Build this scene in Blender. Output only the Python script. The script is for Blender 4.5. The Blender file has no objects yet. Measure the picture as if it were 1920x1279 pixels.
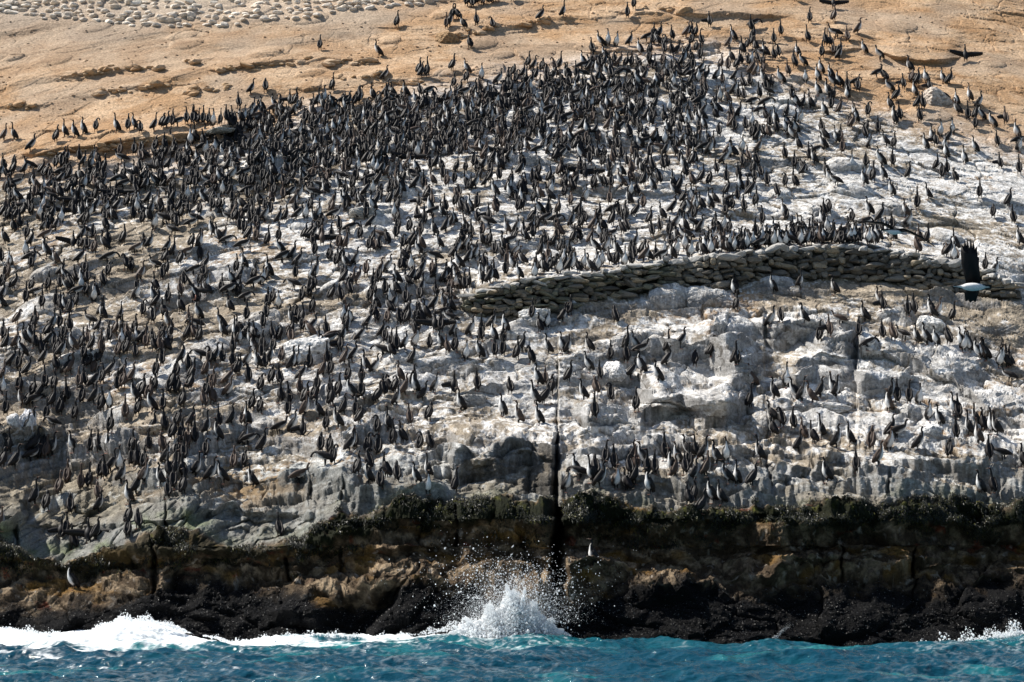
import bpy, bmesh, math, random
import numpy as np
from mathutils import Vector, Matrix

# ------------------------------------------------------------------ camera, sky, sun, exposure
SC = bpy.context.scene
COL = SC.collection
FPX, PITCH, CAMZ = 4550.0, 0.08, 3.0
cam = bpy.data.cameras.new('camera'); camo = bpy.data.objects.new('camera', cam); COL.objects.link(camo)
cam.sensor_width = 36.0; cam.lens = FPX / 1920.0 * 36.0
cam.clip_start = 0.5; cam.clip_end = 3000
camo.location = (0, 0, CAMZ); camo.rotation_euler = (math.pi / 2 + PITCH, 0, 0)
SC.camera = camo
SUN = Vector((-0.60, 0.17, 0.78)).normalized()          # towards the sun: high, from the left, slightly behind the slope
world = bpy.data.worlds.new('World'); SC.world = world; world.use_nodes = True
wn = world.node_tree.nodes; wl = world.node_tree.links
bg = wn['Background']; sky = wn.new('ShaderNodeTexSky'); sky.sky_type = 'NISHITA'; sky.sun_disc = False
sky.sun_elevation = math.asin(SUN.z); sky.sun_rotation = math.atan2(SUN.x, SUN.y)
wl.new(sky.outputs[0], bg.inputs[0]); bg.inputs[1].default_value = 0.075
sun = bpy.data.lights.new('sun', 'SUN'); suno = bpy.data.objects.new('sun', sun); COL.objects.link(suno)
sun.energy = 5.0; sun.angle = math.radians(0.5); sun.color = (1.0, 0.95, 0.87)
suno.rotation_euler = SUN.to_track_quat('Z', 'Y').to_euler()
SC.view_settings.view_transform = 'Standard'; SC.view_settings.look = 'None'
SC.view_settings.exposure = 0.6; SC.view_settings.gamma = 1.0

rng = np.random.default_rng(7)
random.seed(7)
f32 = np.float32

# ------------------------------------------------------------------ noise toolbox (numpy)
_A = rng.random((256, 256)).astype(f32) * 2 * np.pi
_GX = np.cos(_A).astype(f32); _GY = np.sin(_A).astype(f32)
_R = rng.random((6, 256, 256)).astype(f32)

def gnoise(x, y, seed=0):
    x = x + seed * 37.17; y = y + seed * 91.73
    xi = np.floor(x).astype(np.int32); yi = np.floor(y).astype(np.int32)
    fx = (x - xi).astype(f32); fy = (y - yi).astype(f32)
    u = fx * fx * fx * (fx * (fx * 6 - 15) + 10); v = fy * fy * fy * (fy * (fy * 6 - 15) + 10)
    x0 = xi & 255; x1 = (xi + 1) & 255; y0 = yi & 255; y1 = (yi + 1) & 255
    a = _GX[x0, y0] * fx + _GY[x0, y0] * fy
    b = _GX[x1, y0] * (fx - 1) + _GY[x1, y0] * fy
    c = _GX[x0, y1] * fx + _GY[x0, y1] * (fy - 1)
    d = _GX[x1, y1] * (fx - 1) + _GY[x1, y1] * (fy - 1)
    return ((a + (b - a) * u) + ((c + (d - c) * u) - (a + (b - a) * u)) * v) * 1.5

def fbm(x, y, octv=4, seed=0, gain=0.5, ridged=False):
    s = 0; a = 1.0; t = 0
    for i in range(octv):
        n = gnoise(x, y, seed + i * 3)
        if ridged: n = 1 - 2 * np.abs(n)
        s = s + a * n; t += a
        a *= gain
        x, y = (x * 1.62 - y * 1.2) * 1.0, (x * 1.2 + y * 1.62) * 1.0
    return (s / t).astype(f32)

def worley(x, y, seed=0, jit=0.9):
    x = x + seed * 13.7; y = y + seed * 7.9
    xi = np.floor(x).astype(np.int32); yi = np.floor(y).astype(np.int32)
    F1 = np.full(x.shape, 9.0, f32); F2 = np.full(x.shape, 9.0, f32)
    DX = np.zeros(x.shape, f32); DY = np.zeros(x.shape, f32)
    R = [np.zeros(x.shape, f32) for _ in range(3)]
    for i in (-1, 0, 1):
        for j in (-1, 0, 1):
            a = (xi + i) & 255; b = (yi + j) & 255
            px = xi + i + 0.5 + (_R[0, a, b] - 0.5) * jit; py = yi + j + 0.5 + (_R[1, a, b] - 0.5) * jit
            dx = (x - px).astype(f32); dy = (y - py).astype(f32)
            d = np.sqrt(dx * dx + dy * dy)
            m = d < F1
            F2 = np.where(m, F1, np.minimum(F2, d)); F1 = np.where(m, d, F1)
            DX = np.where(m, dx, DX); DY = np.where(m, dy, DY)
            for k in range(3): R[k] = np.where(m, _R[2 + k, a, b], R[k])
    return F1, F2, DX, DY, R

def sst(a, b, x):
    t = np.clip((x - a) / (b - a), 0, 1); return t * t * (3 - 2 * t)
def lerp(a, b, t): return a + (b - a) * t
def poly(cx, pts):
    p = np.array(pts, float); return np.interp(cx, p[:, 0], p[:, 1])

def unproj(cx, r, D):
    xc = (cx - 960.0) / FPX; yc = (639.5 - r) / FPX
    t = D / (math.cos(PITCH) - yc * math.sin(PITCH))
    return xc * t, D + 0 * t, CAMZ + t * (math.sin(PITCH) + yc * math.cos(PITCH))

def proj(X, Y, Z):
    f = Y * math.cos(PITCH) + (Z - CAMZ) * math.sin(PITCH)
    u = -Y * math.sin(PITCH) + (Z - CAMZ) * math.cos(PITCH)
    return 960 + X / f * FPX, 639.5 - u / f * FPX, f

# ------------------------------------------------------------------ object helpers
def tag(o, label=None, cat=None, group=None, kind=None):
    if label: o['label'] = label
    if cat: o['category'] = cat
    if group: o['group'] = group
    if kind: o['kind'] = kind
    return o

def mesh_np(name, V, F, mat=None, colors=None, smooth=False, extra=None):
    """V (n,3); F (m,k) array with constant k, or list of such arrays"""
    me = bpy.data.meshes.new(name)
    Fs = F if isinstance(F, list) else [F]
    Fs = [np.asarray(f, np.int32) for f in Fs if len(f)]
    nl = sum(f.size for f in Fs); nf = sum(len(f) for f in Fs)
    me.vertices.add(len(V)); me.vertices.foreach_set('co', np.asarray(V, f32).ravel())
    me.loops.add(nl); me.loops.foreach_set('vertex_index', np.concatenate([f.ravel() for f in Fs]))
    tot = np.concatenate([np.full(len(f), f.shape[1], np.int32) for f in Fs])
    st = np.concatenate([[0], np.cumsum(tot)[:-1]]).astype(np.int32)
    me.polygons.add(nf); me.polygons.foreach_set('loop_start', st)
    try: me.polygons.foreach_set('loop_total', tot)
    except Exception: pass
    me.polygons.foreach_set('use_smooth', np.full(nf, smooth))
    if colors is not None:
        at = me.color_attributes.new('tint', 'FLOAT_COLOR', 'POINT')
        c = np.ones((len(V), 4), f32); c[:, :3] = colors
        at.data.foreach_set('color', c.ravel())
    if extra:
        for k, v in extra.items():
            at = me.attributes.new(k, 'FLOAT', 'POINT'); at.data.foreach_set('value', np.asarray(v, f32).ravel())
    me.update(calc_edges=True); me.validate()
    if mat: me.materials.append(mat)
    return me

def link(name, me, parent=None):
    o = bpy.data.objects.new(name, me); COL.objects.link(o)
    if parent: o.parent = parent
    return o

# ------------------------------------------------------------------ materials
def newmat(name):
    m = bpy.data.materials.new(name); m.use_nodes = True
    return m, m.node_tree.nodes, m.node_tree.links, m.node_tree.nodes['Principled BSDF']

def tint_mat(name, rough=0.85, scale=9.0, amt=0.45, bump=0.5, bdist=0.02, spec=0.3, coat=None):
    m, n, l, p = newmat(name)
    a = n.new('ShaderNodeAttribute'); a.attribute_name = 'tint'
    g = n.new('ShaderNodeNewGeometry')
    t = n.new('ShaderNodeTexNoise'); t.inputs['Scale'].default_value = scale; t.inputs['Detail'].default_value = 5
    t.inputs['Roughness'].default_value = 0.65
    l.new(g.outputs['Position'], t.inputs['Vector'])
    r = n.new('ShaderNodeMapRange'); r.inputs[1].default_value = 0.3; r.inputs[2].default_value = 0.7
    r.inputs[3].default_value = 1 - amt; r.inputs[4].default_value = 1 + amt * 0.55
    l.new(t.outputs[0], r.inputs[0])
    v = n.new('ShaderNodeVectorMath'); v.operation = 'SCALE'
    l.new(a.outputs['Color'], v.inputs[0]); l.new(r.outputs[0], v.inputs['Scale'])
    l.new(v.outputs[0], p.inputs['Base Color'])
    p.inputs['Roughness'].default_value = rough; p.inputs['Specular IOR Level'].default_value = spec
    if bump:
        t2 = n.new('ShaderNodeTexNoise'); t2.inputs['Scale'].default_value = scale * 1.7; t2.inputs['Detail'].default_value = 6
        t2.inputs['Roughness'].default_value = 0.7
        l.new(g.outputs['Position'], t2.inputs['Vector'])
        b = n.new('ShaderNodeBump'); b.inputs['Strength'].default_value = bump; b.inputs['Distance'].default_value = bdist
        l.new(t2.outputs[0], b.inputs['Height']); l.new(b.outputs[0], p.inputs['Normal'])
    return m

M_rock = tint_mat('weathered_rock', 0.9, 11.0, 0.5, 1.0, 0.06, 0.12)
M_stone = tint_mat('loose_stone', 0.88, 10.0, 0.35, 0.8, 0.03)
M_bird = tint_mat('plumage', 0.55, 60.0, 0.35, 0.3, 0.004, 0.22)
M_weed = tint_mat('seaweed_fronds', 0.45, 12.0, 0.5, 0.0, 0.01, 0.4)
M_mussel = tint_mat('mussel_shell', 0.35, 30.0, 0.6, 0.0, 0.01, 0.22)

# ------------------------------------------------------------------ THE SLOPE AND CLIFF
# grid: fine where the photograph looks, coarse outside it
ccs = np.concatenate([np.linspace(-1500, -60, 90, endpoint=False), np.linspace(-60, 1980, 1420), np.linspace(1980, 3400, 90)[1:]])
rrs = np.concatenate([np.linspace(-420, -12, 60, endpoint=False), np.linspace(-12, 1290, 1130), np.linspace(1290, 1420, 14)[1:]])
CX, RR = np.meshgrid(ccs, rrs)
CX = CX.astype(f32); RR = RR.astype(f32)

EDGE = [(-200, 1010), (0, 1012), (60, 1050), (110, 1068), (180, 1045), (300, 1000), (380, 1005), (450, 1028), (560, 1012), (640, 968), (760, 955),
        (860, 945), (1000, 952), (1045, 945), (1200, 955), (1400, 955), (1600, 948), (1800, 945), (1920, 955), (2200, 960)]
PROF = [(-420, 138), (-200, 118.5), (0, 108.5), (80, 105.0), (150, 101.5), (250, 97.8), (350, 94.3), (450, 90.8), (550, 87.3), (650, 83.8), (750, 79.8), (850, 75.0),
        (905, 72.95), (935, 71.95), (952, 71.35), (965, 71.1), (990, 71.2), (1020, 71.55), (1060, 71.25), (1110, 70.4), (1160, 69.6), (1200, 69.0), (1260, 67.8), (1300, 66.5), (1420, 62)]

# risers: (polyline of top edge, height px, px of tread behind, strength)
WALL_TOP = [(855, 560), (900, 545), (1000, 529), (1100, 516), (1230, 496), (1340, 482), (1430, 470), (1560, 464), (1640, 472), (1700, 482), (1800, 503), (1870, 525), (1905, 545)]
WALL_BOT = [(855, 575), (900, 592), (1000, 584), (1060, 580), (1100, 562), (1230, 537), (1340, 540), (1430, 522), (1560, 516), (1640, 522), (1700, 533), (1800, 550), (1870, 565), (1905, 575)]
RISERS = [
    ([(1425, 612), (1500, 606), (1608, 618)], 62, 40, 1.0),
    ([(1480, 690), (1540, 655), (1606, 668)], 62, 34, 0.9),
    ([(1250, 655), (1330, 640), (1425, 700)], 60, 60, 0.8),
    ([(1610, 655), (1700, 668), (1790, 715), (1850, 765), (1930, 798)], 20, 60, 1.6),
    ([(1215, 735), (1290, 748), (1385, 765)], 62, 60, 1.15),
    ([(1090, 782), (1140, 786), (1215, 792)], 38, 50, 1.0),
    ([(845, 868), (880, 846), (930, 852), (985, 836), (1042, 840)], 66, 60, 0.9),
    ([(640, 905), (700, 915), (790, 930), (850, 945)], 55, 60, 0.7),
    ([(1450, 905), (1500, 880), (1570, 858)], 34, 60, 0.7),
    ([(1700, 860), (1800, 876), (1880, 905)], 26, 60, 0.8),
    ([(1606, 712), (1640, 718), (1700, 722)], 35, 40, 0.9),
    ([(1060, 900), (1200, 905), (1330, 912), (1450, 930)], 20, 30, 0.8),
    ([(0, 968), (48, 958)], 40, 50, 1.5),
    ([(60, 986), (120, 985), (200, 980), (325, 978)], 8, 30, 1.2),
    ([(330, 962), (450, 955), (560, 960), (640, 975)], 14, 40, 1.0),
    ([(0, 812), (60, 806), (110, 812)], 22, 35, 1.0),
    ([(205, 792), (260, 800), (330, 790)], 26, 40, 0.8),
    ([(60, 292), (110, 278), (180, 270), (260, 262), (350, 248), (440, 243)], 17, 60, 1.3),
    ([(400, 240), (450, 238)], 10, 30, 1.0),
    ([(1100, 96), (1200, 92), (1330, 90)], 6, 30, 1.2),
    ([(1660, 100), (1720, 112), (1790, 108)], 9, 60, 1.6),
    ([(1540, 98), (1610, 90)], 6, 30, 1.2),
    ([(120, 142), (230, 128), (390, 112)], 7, 40, 0.7),
    ([(400, 132), (480, 118), (590, 108)], 8, 40, 0.8),
    ([(180, 172), (260, 162), (330, 158)], 7, 40, 0.7),
    ([(0, 197), (90, 196)], 8, 40, 0.7),
    ([(560, 120), (640, 112), (700, 116)], 6, 30, 0.8),
    ([(710, 152), (760, 148), (820, 150)], 9, 40, 0.9),
    ([(860, 60), (900, 58), (1040, 36), (1160, 26)], 8, 30, 0.7),
    ([(1280, 26), (1350, 20), (1460, 30)], 10, 40, 1.0),
    ([(1180, 22), (1240, 26)], 8, 30, 1.0),
    ([(640, 640), (700, 632), (760, 640)], 10, 40, 0.7),
    ([(520, 660), (600, 655), (620, 665)], 14, 40, 0.7),
    ([(870, 300), (1000, 296), (1100, 310)], 14, 50, 0.8),
    ([(700, 340), (780, 348), (860, 352)], 14, 50, 0.7),
    ([(1120, 350), (1240, 362), (1330, 352)], 16, 50, 0.8),
    ([(300, 470), (400, 462), (480, 480)], 16, 60, 0.6),
]

def edge_noise(CX, RR):
    return 24 * fbm(CX / 115, RR / 300, 4, 5, .6) + 6 * fbm(CX / 17, RR / 40, 2, 6)

def terrain_depth(CX, RR):
    e = poly(CX, EDGE).astype(f32)
    w = sst(700, 930, RR) * (1 - sst(1040, 1180, RR))
    r = RR - (e - 952) * w
    # ragged lip
    r = r + w * edge_noise(CX, RR)
    off = np.zeros_like(r)
    # strata terraces following a gentle arc
    arc = ((CX - 1350) / 560.0) ** 2 * 42
    arc = np.where(CX < 1350, arc * 0.55, arc)
    s = RR - arc + 16 * fbm(CX / 260, RR / 120, 3, 11)
    ta = 0.35 + 0.65 * sst(-0.15, 0.25, fbm(CX / 240, RR / 110, 2, 21))
    ta = ta * np.interp(RR, [0, 200, 420, 600, 930, 960], [0.4, 0.4, 0.6, .6, .55, 0.2])
    for P, A, sd in ((46.0, 1.0, 1), (19.0, 0.8, 2)):
        ph = (s + sd * 9 + 5 * fbm(CX / (P * 3), RR / P, 2, 30 + sd)) / P
        fr = ph - np.floor(ph)
        # fr grows downhill (row down). riser occupies the last 30 %
        rem = np.where(fr < 0.68, fr / 0.68, 1.0)
        off = off + (rem - fr) * P * A * ta * (0.55 if sd == 2 else 0.8)
    # wall terrace
    wt = poly(CX, WALL_TOP); wb = poly(CX, WALL_BOT)
    inw = sst(845, 880, CX) * (1 - sst(1895, 1925, CX))
    h = (wb - wt)
    ow = np.where(RR > wb, 0, np.where(RR > wt, wb - RR, h * (1 - np.clip((wt - RR) / 42.0, 0, 1))))
    damp = 1 - inw * sst(-50, -5, RR - wt) * (1 - sst(0, 12, RR - wb))
    off = off * damp + ow * inw
    jg = 4 * fbm(CX / 40, RR / 90, 3, 44)
    for pts, hh, m, st in RISERS:
        x0, x1 = pts[0][0], pts[-1][0]
        tw = max(14.0, min(45.0, 0.28 * (x1 - x0))) if x0 != 845 else 10.0
        xj = CX + 9 * fbm(RR / 22, CX / 60, 2, 46)
        ml = np.ones_like(CX) if x0 <= 0 else sst(x0 - tw * 0.6, x0 + tw * 0.6, xj)
        mr = np.ones_like(CX) if x1 >= 1915 else 1 - sst(x1 - tw * 0.6, x1 + tw * 0.6, xj)
        hx = hh * ml * mr * np.clip(1 + (.55 if x0 != 845 else .15) * fbm(CX / 95 + x0, RR / 260, 2, 47), .35, 1.5) * (.8 if x0 > 0 and 560 < pts[0][1] < 940 else 1) + 0.01
        t = poly(CX, pts) + jg * 1.3
        b = t + hx
        o = np.where(RR > b, 0, np.where(RR > t, b - RR, hx * (1 - np.clip((t - RR) / m, 0, 1))))
        off = off + o * st
    D = np.interp(r + off, [p[0] for p in PROF], [p[1] for p in PROF]).astype(f32)
    # hill rounds away at the sides
    D = D + 0.0000022 * (CX - 1000) ** 2 * sst(-1500, 900, -RR + 1000)
    # beyond the frame it falls back further
    # broad swells of relief
    slope = 1 - sst(900, 950, RR)
    D = D + slope * 0.7 * fbm(CX / 330, RR / 120, 3, 51) + slope * sst(520, 700, RR) * 0.55 * fbm(CX / 120, RR / 62, 3, 52)
    lowc = sst(950, 985, RR)
    D = D + lowc * (0.65 * fbm(CX / 150, RR / 80, 4, 61, .55) + 0.1)
    er0 = RR - e + edge_noise(CX, RR)
    bul = sst(8, 45, er0) * (1 - sst(150, 230, er0))
    D = D - bul * (0.95 * sst(-.05, .4, fbm(CX / 150, RR / 85, 3, 62)) + 0.25 * fbm(CX / 60, RR / 45, 3, 63))
    # blocks of the right-hand face: shifts between vertical joints
    for x0, x1, y0, y1, dd in ((600, 1046, 690, 965, 0.45), (1046, 1432, 590, 760, -0.15), (1607, 2300, 640, 940, -0.5), (1432, 1606, 590, 700, 0.25), (1446, 2300, 740, 960, -0.1), (860, 1040, 955, 1045, -0.35), (1060, 1180, 985, 1060, 0.3)):
        jx = 3 * fbm(RR / 40, CX * 0 + x0, 2, 71)
        m = sst(x0 - 2, x0 + 3, CX + jx) * (1 - sst(x1 - 2, x1 + 3, CX + jx)) * sst(y0 - 25, y0 + 25, RR) * (1 - sst(y1 - 15, y1 + 15, RR))
        if x0 == 600: m = m * sst(600, 860, CX)
        D = D + dd * m
    # boulder buttress left of the cleft at the water
    tri_l = np.interp(RR, [1035, 1070, 1130, 1190, 1300], [880, 790, 740, 690, 640])
    m = sst(tri_l - 8, tri_l + 10, CX) * (1 - sst(1026, 1040, CX)) * sst(1035, 1062, RR)
    D = D - 1.0 * m * sst(1035, 1200, RR) - 0.35 * m
    # second buttress right of the cleft, sloping down to the right
    tr = np.interp(CX, [1050, 1200, 1330, 1420, 1500], [1040, 1060, 1085, 1130, 1200])
    m = sst(-6, 25, RR - tr) * sst(1056, 1066, CX) * (1 - sst(1380, 1520, CX))
    D = D - 0.75 * m
    m = sst(1120, 1150, RR + 8 * fbm(CX / 80, RR / 80, 2, 77)) * sst(1480, 1560, CX)
    D = D - 0.7 * m
    m = sst(1100, 1130, RR - 0.25 * np.abs(CX - 430)) * sst(280, 330, CX) * (1 - sst(600, 690, CX))
    D = D - 0.6 * m
    # vertical joints in the lower cliff
    for x, w_, y0, y1, dd in ((1045, 10, 940, 1150, 3.0), (1043, 4.5, 820, 945, 1.2), (1046, 1.8, 670, 835, 0.22),
                              (1432, 1.6, 600, 640, 0.15), (1607, 1.6, 620, 700, 0.2), (1440, 1.5, 780, 850, 0.15), (290, 5, 1040, 1140, 0.9),
                              (312, 2.5, 930, 1030, 0.4), (30, 3, 990, 1100, 0.5), (1710, 2.5, 1040, 1130, 0.6), (1576, 2.5, 1030, 1110, 0.5),
                              (580, 2.5, 905, 960, 0.4), (640, 2.5, 900, 960, 0.4), (545, 3, 1050, 1130, 0.4), (1668, 3, 890, 945, 0.5), (380, 7, 790, 900, 0.35),
                              (640, 4, 1040, 1150, 0.4), (860, 3, 960, 1040, 0.4)):
        cx = x + (4 if x > 1030 and x < 1060 else 12) * fbm(RR / 40, RR * 0 + x, 3, 81)
        g = np.exp(-((CX - cx) / (w_ * np.clip(1 + .7 * fbm(RR / 28, RR * 0 + x * 1.3, 3, 83), .4, 1.8))) ** 2) * sst(y0 - 10, y0 + 15, RR) * (1 - sst(y1 - 30, y1 + 5, RR))
        D = D + dd * g
    # slanting cracks
    for (ax, ay), (bx, by), w_, dd in (((1445, 925), (1560, 865), 3, 0.4), ((1436, 860), (1446, 925), 2.5, 0.4), ((1180, 745), (1300, 770), 4, 0.4), ((700, 1180), (790, 1080), 4, 0.6),
                                       ((845, 770), (900, 800), 2.5, 0.3), ((1160, 560), (1260, 548), 5, 0.7), ((700, 820), (760, 802), 2, 0.2)):
        vx, vy = bx - ax, by - ay; L = math.hypot(vx, vy)
        t = ((CX - ax) * vx + (RR - ay) * vy) / L; d = (-(CX - ax) * vy + (RR - ay) * vx) / L
        D = D + dd * np.exp(-(d / w_) ** 2) * sst(-6, 6, t) * (1 - sst(L - 6, L + 6, t))
    return D

D = terrain_depth(CX, RR)
X, Y, Z = unproj(CX, RR, D)
ER = (RR - poly(CX, EDGE) + edge_noise(CX, RR)).astype(f32)         # rows below the ragged cliff lip
# surface coordinates for detail noise
Dr = np.interp(rrs, [p[0] for p in PROF], [p[1] for p in PROF])
_, _, Zr = unproj(np.full_like(rrs, 960), rrs, Dr)
Sr = np.concatenate([[0], np.cumsum(np.hypot(np.diff(Dr), np.diff(Zr)))])
S = np.repeat(Sr[:, None], CX.shape[1], 1).astype(f32)
dD = np.gradient(Dr, Sr); dZ = np.gradient(Zr, Sr)          # S grows downhill
kern = np.ones(31) / 31
nY = np.convolve(np.pad(dZ, 15, 'edge'), kern, 'valid'); nZ = -np.convolve(np.pad(dD, 15, 'edge'), kern, 'valid')
nl = np.hypot(nY, nZ); nY, nZ = nY / nl, nZ / nl
# outward normal in the profile plane (towards camera / up)
sg = np.sign(nZ + 1e-9); nY = np.where(nZ < 0, -nY, nY); nZ = np.abs(nZ)
NY = np.repeat(-np.abs(nY)[:, None], CX.shape[1], 1); NZ = np.repeat(nZ[:, None], CX.shape[1], 1)

Xs = X.astype(f32)
arcS = np.where(CX < 1350, 0.45, 1.0) * ((CX - 1350) / 560.0) ** 2 * 2.4
St = (S - arcS).astype(f32)                                    # strata coordinate, metres
wx = 0.5 * fbm(Xs / 2.2, St / 1.6, 3, 101); wy = 0.35 * fbm(Xs / 2.2, St / 1.6, 3, 102)
low = sst(-9, 16, ER).astype(f32); tanm_y = poly(CX, [(0, 330), (200, 320), (350, 290), (430, 250), (600, 205), (800, 178), (1000, 140), (1200, 95), (1350, 100), (1450, 150), (1600, 200), (1750, 250), (1920, 290)])
tan = 1 - sst(-45, 45, RR - tanm_y + 30 * fbm(Xs / 3, St / 3, 3, 103))
sandy = tan * np.clip(sst(-0.05, 0.3, fbm(Xs / 5, St / 3.5, 3, 104)) * 0.8 + sst(0, 1, (900 - CX) / 500) * sst(0, 1, (170 - RR) / 60) * 0.5, 0, 1)
right = sst(1000, 1120, CX) * sst(500, 620, RR) * (1 - low)
leftlow = (1 - sst(1000, 1120, CX)) * sst(700, 860, RR) * (1 - low)
rough = 0.62 + 0.30 * right + 0.35 * leftlow - 0.25 * tan
rough = np.clip(rough * (1 - 0.75 * sandy), 0.12, 1.6)
disp = 0.16 * fbm(Xs / 3.2, St / 2.0, 3, 110) * (0.4 + 0.6 * rough) + 0.20 * fbm(Xs / 1.3, St / 1.1, 3, 109) * sst(500, 680, RR) * (1 - low)
F1, F2, DX, DY, R = worley((Xs + wx) / 1.7, (St + wy) / 1.05, 1)
crk = 1 - sst(0.0, 0.10, F2 - F1)
plate = (R[0] - 0.5) * 0.20 + DX * (R[1] - 0.5) * 0.35 + DY * (R[2] - 0.3) * 0.30
blockmask = sst(-0.35, 0.3, fbm(Xs / 4, St / 3, 2, 111))
disp += rough * blockmask * (plate - 0.10 * crk)
a1 = crk * blockmask
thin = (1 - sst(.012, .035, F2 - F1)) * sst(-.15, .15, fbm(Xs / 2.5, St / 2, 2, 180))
F1, F2, DX, DY, R2 = worley((Xs + wx * 0.6) / 0.62, (St + wy * 0.6) / 0.34, 2)
crk2 = 1 - sst(0.0, 0.13, F2 - F1)
m2 = sst(-0.2, 0.3, fbm(Xs / 2.2, St / 1.6, 2, 112))
disp += rough * m2 * ((R2[0] - 0.5) * 0.085 + DX * (R2[1] - 0.5) * 0.10 + DY * (R2[2] - 0.25) * 0.12 - 0.035 * crk2)
disp += rough * 0.055 * fbm(Xs / 0.5, St / 0.4, 4, 113, 0.6, True)
disp += rough * (0.032) * fbm(Xs / 0.20, St / 0.16, 3, 114, 0.6)
slabm = sst(-.25, .25, fbm(Xs / 3.5, St / 2.0, 2, 170) + .25 * right) * sst(430, 560, RR) * (1 - low)
Sd = St + np.where(CX > 1500, (Xs - 8) * .0, 0) + .35 * wy
F1, F2, DX, DY, R5 = worley((Xs + wx) / 3.6, (Sd + .10 * Xs) / 0.62, 6)
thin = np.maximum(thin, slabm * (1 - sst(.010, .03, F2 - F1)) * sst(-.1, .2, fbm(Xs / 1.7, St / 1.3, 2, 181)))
disp += slabm * ((R5[0] - .5) * .16 - DY * .30 - .06 * (1 - sst(0, .05, F2 - F1)))
# rounded boulders bedded in the slope
F1, F2, DX, DY, R3 = worley((Xs + wx * 0.3) / 2.3, (St + wy * 0.3) / 1.7, 3)
bm_ = (R3[0] > 0.66) * (1 - low) * (1 - 0.5 * tan)
bl = np.sqrt(np.clip(1 - (F1 / (0.2 + 0.25 * R3[1])) ** 2, 0, 1))
disp += bm_ * bl * 0.24
bould = bm_ * sst(0.05, 0.4, bl)
# low cliff: craggy, pitted
mz = 1 - 0.65 * sst(1105, 1150, RR)
disp += low * mz * (0.30 * fbm(Xs / 0.9, S / 0.9, 4, 120, 0.55, True) + 0.05 * fbm(Xs / 0.16, S / 0.16, 3, 121, 0.6))
F1, F2, DX, DY, R4 = worley((Xs + wx) / 2.6, (S + wy) / 1.5, 4)
disp += low * mz * np.sqrt(np.clip(1 - (F1 / .62) ** 2, 0, 1)) * .34
disp += low * ((R4[0] - 0.5) * 0.30 + DX * (R4[1] - .5) * .5 - 0.07 * (1 - sst(0, 0.06, F2 - F1)) * sst(-.2, .2, fbm(Xs / 2, S / 2, 2, 124)))
disp += low * mz * 0.04 * fbm(Xs / 0.09, S / 0.09, 3, 125, .6)
lipn = np.exp(-((ER - 12) / 16.0) ** 2)
disp += lipn * 0.16 * fbm(Xs / 0.8, S / 0.6, 3, 122)
Y = Y + disp * NY; Z = Z + disp * NZ
# smooth-ish the disp direction sideways a bit for natural faces
Xd = X + low * 0.12 * fbm(Xs / 0.5, S / 0.5, 3, 123)
X = Xd
P3 = np.stack([X, Y, Z], -1).astype(f32)
du = np.gradient(P3, axis=1); dv = np.gradient(P3, axis=0)
N = np.cross(du, dv); N /= (np.linalg.norm(N, axis=-1, keepdims=True) + 1e-9)
N = np.where(N[..., 2:3] < 0, -N, N)
up = N[..., 2]
ks = 5
upS = up.copy()
for ax in (0, 1):
    upS = sum(np.roll(upS, k, ax) for k in range(-ks, ks + 1)) / (2 * ks + 1)

# ---- colour of the rock, with some crevice and recess shade painted in
def C(*a): return np.array(a, f32)
def mixc(a, b, t): return a + (b - a) * t[..., None]
n1 = fbm(Xs / 2.6, St / 1.5, 4, 130); n2 = fbm(Xs / 0.45, St / 0.28, 4, 131, 0.6); n3 = fbm(Xs / 7, St / 5, 2, 132)
n4 = fbm(Xs / 0.14, St / 0.12, 3, 133, 0.6)
shp = CX.shape
tan_c = mixc(np.broadcast_to(C(.48, .30, .165), shp + (3,)), C(.62, .44, .285), sst(-0.3, 0.35, n1 + 0.4 * n2))
tan_c = mixc(tan_c, C(.36, .20, .095), sst(0.05, 0.5, fbm(Xs / 1.6, St / 0.7, 4, 134)) * 0.6)
tan_c = mixc(tan_c, C(.40, .33, .26), sandy * 0.55)
tan_c = mixc(tan_c, C(.66, .56, .45), sst(60, 10, RR) * sst(900, 500, CX) * 0.6)
tan_c = mixc(tan_c, C(.34, .29, .24), sst(500, 100, CX) * sst(160, 60, RR) * 0.35)
gu = np.interp(RR, [150, 300, 450, 700, 880, 945], [.62, .64, .64, .68, .50, .25])
gu = gu + 0.10 * sst(500, 1000, CX) - 0.16 * sst(700, 200, CX) * sst(300, 420, RR) * (1 - sst(800, 860, RR))
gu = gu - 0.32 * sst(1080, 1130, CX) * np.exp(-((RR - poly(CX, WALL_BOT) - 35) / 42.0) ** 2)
gu = gu - 0.3 * sst(1880, 1930, CX + 0.4 * (RR - 600)) * sst(560, 600, RR) * sst(760, 700, RR)
white = sst(-0.30, 0.30, n3 * .5 + n1 * 0.8 + n2 * 0.75 + 0.6 * n4 + (gu - 0.62) * 1.6 + 0.25 * bould - 0.3 * a1)
soil = mixc(np.broadcast_to(C(.29, .245, .19), shp + (3,)), C(.50, .42, .32), sst(-0.3, 0.3, n2))
soil = mixc(soil, C(.46, .29, .15), sst(0.1, 0.5, n3 + 0.5 * n1) * 0.75)
gcol = mixc(np.broadcast_to(C(.58, .56, .53), shp + (3,)), C(.88, .87, .85), sst(-0.2, 0.4, n2 + 0.4 * n4))
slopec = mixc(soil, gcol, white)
slopec = mixc(slopec, gcol, bould * 0.6)
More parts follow.
